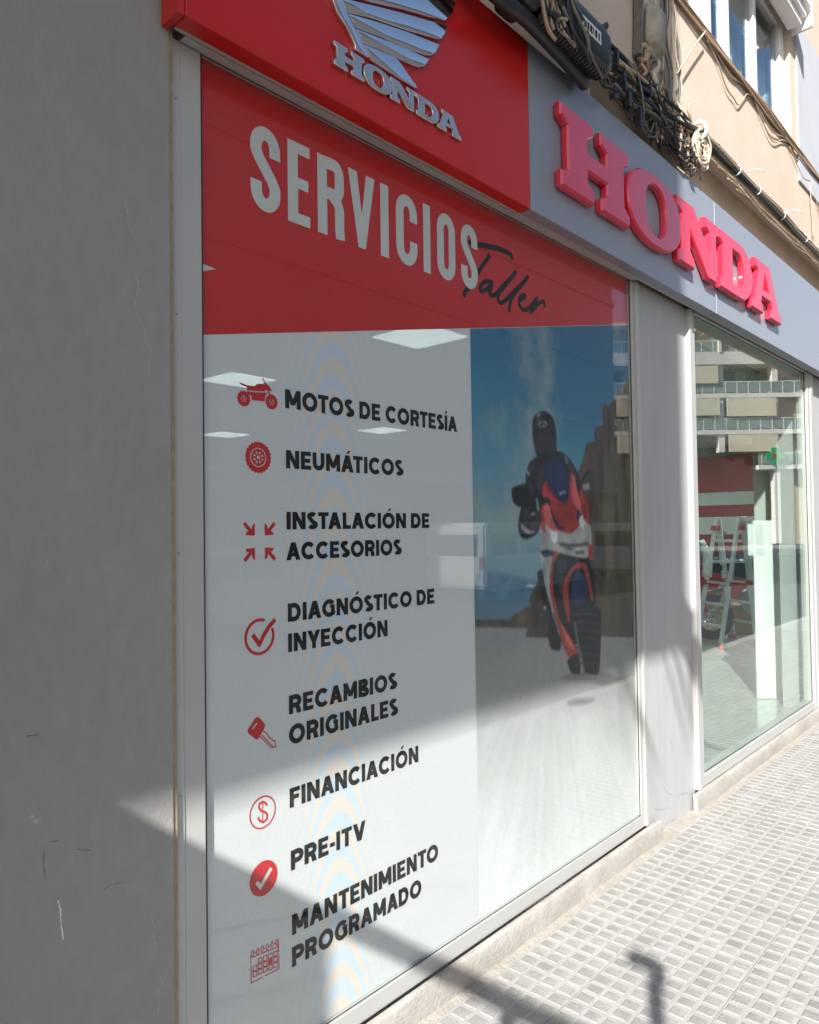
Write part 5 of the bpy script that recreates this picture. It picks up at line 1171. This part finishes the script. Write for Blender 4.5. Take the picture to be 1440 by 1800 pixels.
# weathered box and its vertical wires
gb = empty('junction_box', (3.6, 1.57, 4.0), 'weathered grey plastic junction box with wires fanning out below', 'junction box')
MB().obox(Vector((3.605, 1.555, 4.10)), Vector((.085, 0, -.014)), Vector((0, .042, 0)), Vector((.022, 0, .135)), .03).build('box_body', grey_box_m, gb, smooth=True)
MB().obox(Vector((3.475, 1.575, 4.08)), Vector((.018, 0, 0)), Vector((0, .022, 0)), Vector((.012, 0, .16)), .006).build('box_bracket', grey_cable, gb)
for k in range(15):
    x0 = 3.56 + random.uniform(-.06, .10); loose(x0, 3.97, x0 + random.uniform(-.12, .32), random.uniform(3.72, 3.86), random.uniform(-.03, .05), random.choice([.005, .007, .009, .012]), random.choice([grey_cable, tan_cable, white_cable, grey_cable, brown_cable]), gb, y=1.56, jit=.025)
MB().lathe_ring((3.50, 1.565, 3.95), (.2, 1, .3), .035, .014, 16, 7).build('wire_ring', tan_cable, gb, smooth=True)
for k in range(3): MB().lathe_ring((3.60 + .03 * k, 1.56, 3.93 - .01 * k), (.3 * k, 1, .4), .028, .010, 14, 6).build('wire_ring', grey_cable, gb, smooth=True)
vw = empty('vertical_wires', (3.9, 1.58, 4.2), 'grey and tan wires running up the beige wall beside the junction box', 'wires')
for k in range(9):
    x0 = 3.70 + .036 * k; loose(x0 + random.uniform(-.02, .02), 3.82, x0 + random.uniform(-.03, .08), 4.75, random.uniform(-.01, .01), random.choice([.004, .006, .009]), random.choice([grey_cable, tan_cable, grey_cable, white_cable]), vw, y=1.578, jit=.014)
loose(3.40, 4.22, 3.44, 4.6, 0, .012, brown_cable, vw, y=1.575, jit=.01)
MB().tube([(v.x, 1.56, v.z) for v in (onY(1240, 55, 1.56), onY(1215, 90, 1.56), onY(1190, 130, 1.56))], .005, 6, 3).build('wire', white_cable, vw, smooth=True)
lc = empty('ledge_cable', (5, 1.57, 4.53), 'brown cable run clipped along the worn window ledge with drooping loops', 'cable')
for k in range(4):
    P = []; x = 3.7
    while x < 7.5: P.append((x, 1.576 + .006 * math.sin(k + x * 3), 4.520 - .012 * k + .006 * math.sin(x * 6 + k))); x += .2
    MB().tube(P, [.010, .008, .006, .006][k], 6, 3).build('wire', [brown_cable, tan_cable, brown_cable, tan_cable][k], lc, smooth=True)
def drop(px):
    return [(lambda v: (v.x, 1.586, v.z))(onY(x, y, 1.586)) for x, y in px]
for L in ([(1242, 68), (1262, 110), (1278, 155), (1290, 172), (1298, 184), (1308, 172), (1314, 165), (1322, 168)], [(1240, 62), (1268, 105), (1284, 132), (1302, 145), (1316, 152)], [(1325, 172), (1340, 210), (1352, 238), (1362, 250), (1374, 246), (1382, 248)], [(1326, 170), (1342, 205), (1358, 232), (1376, 240), (1386, 250)], [(1388, 258), (1402, 290), (1412, 312), (1424, 318)], [(1424, 320), (1427, 370), (1430, 420)], [(1428, 320), (1437, 360), (1446, 395)]):
    MB().tube(drop(L), .0042, 6, 4).build('drooping_wire', tan_cable, lc, smooth=True)
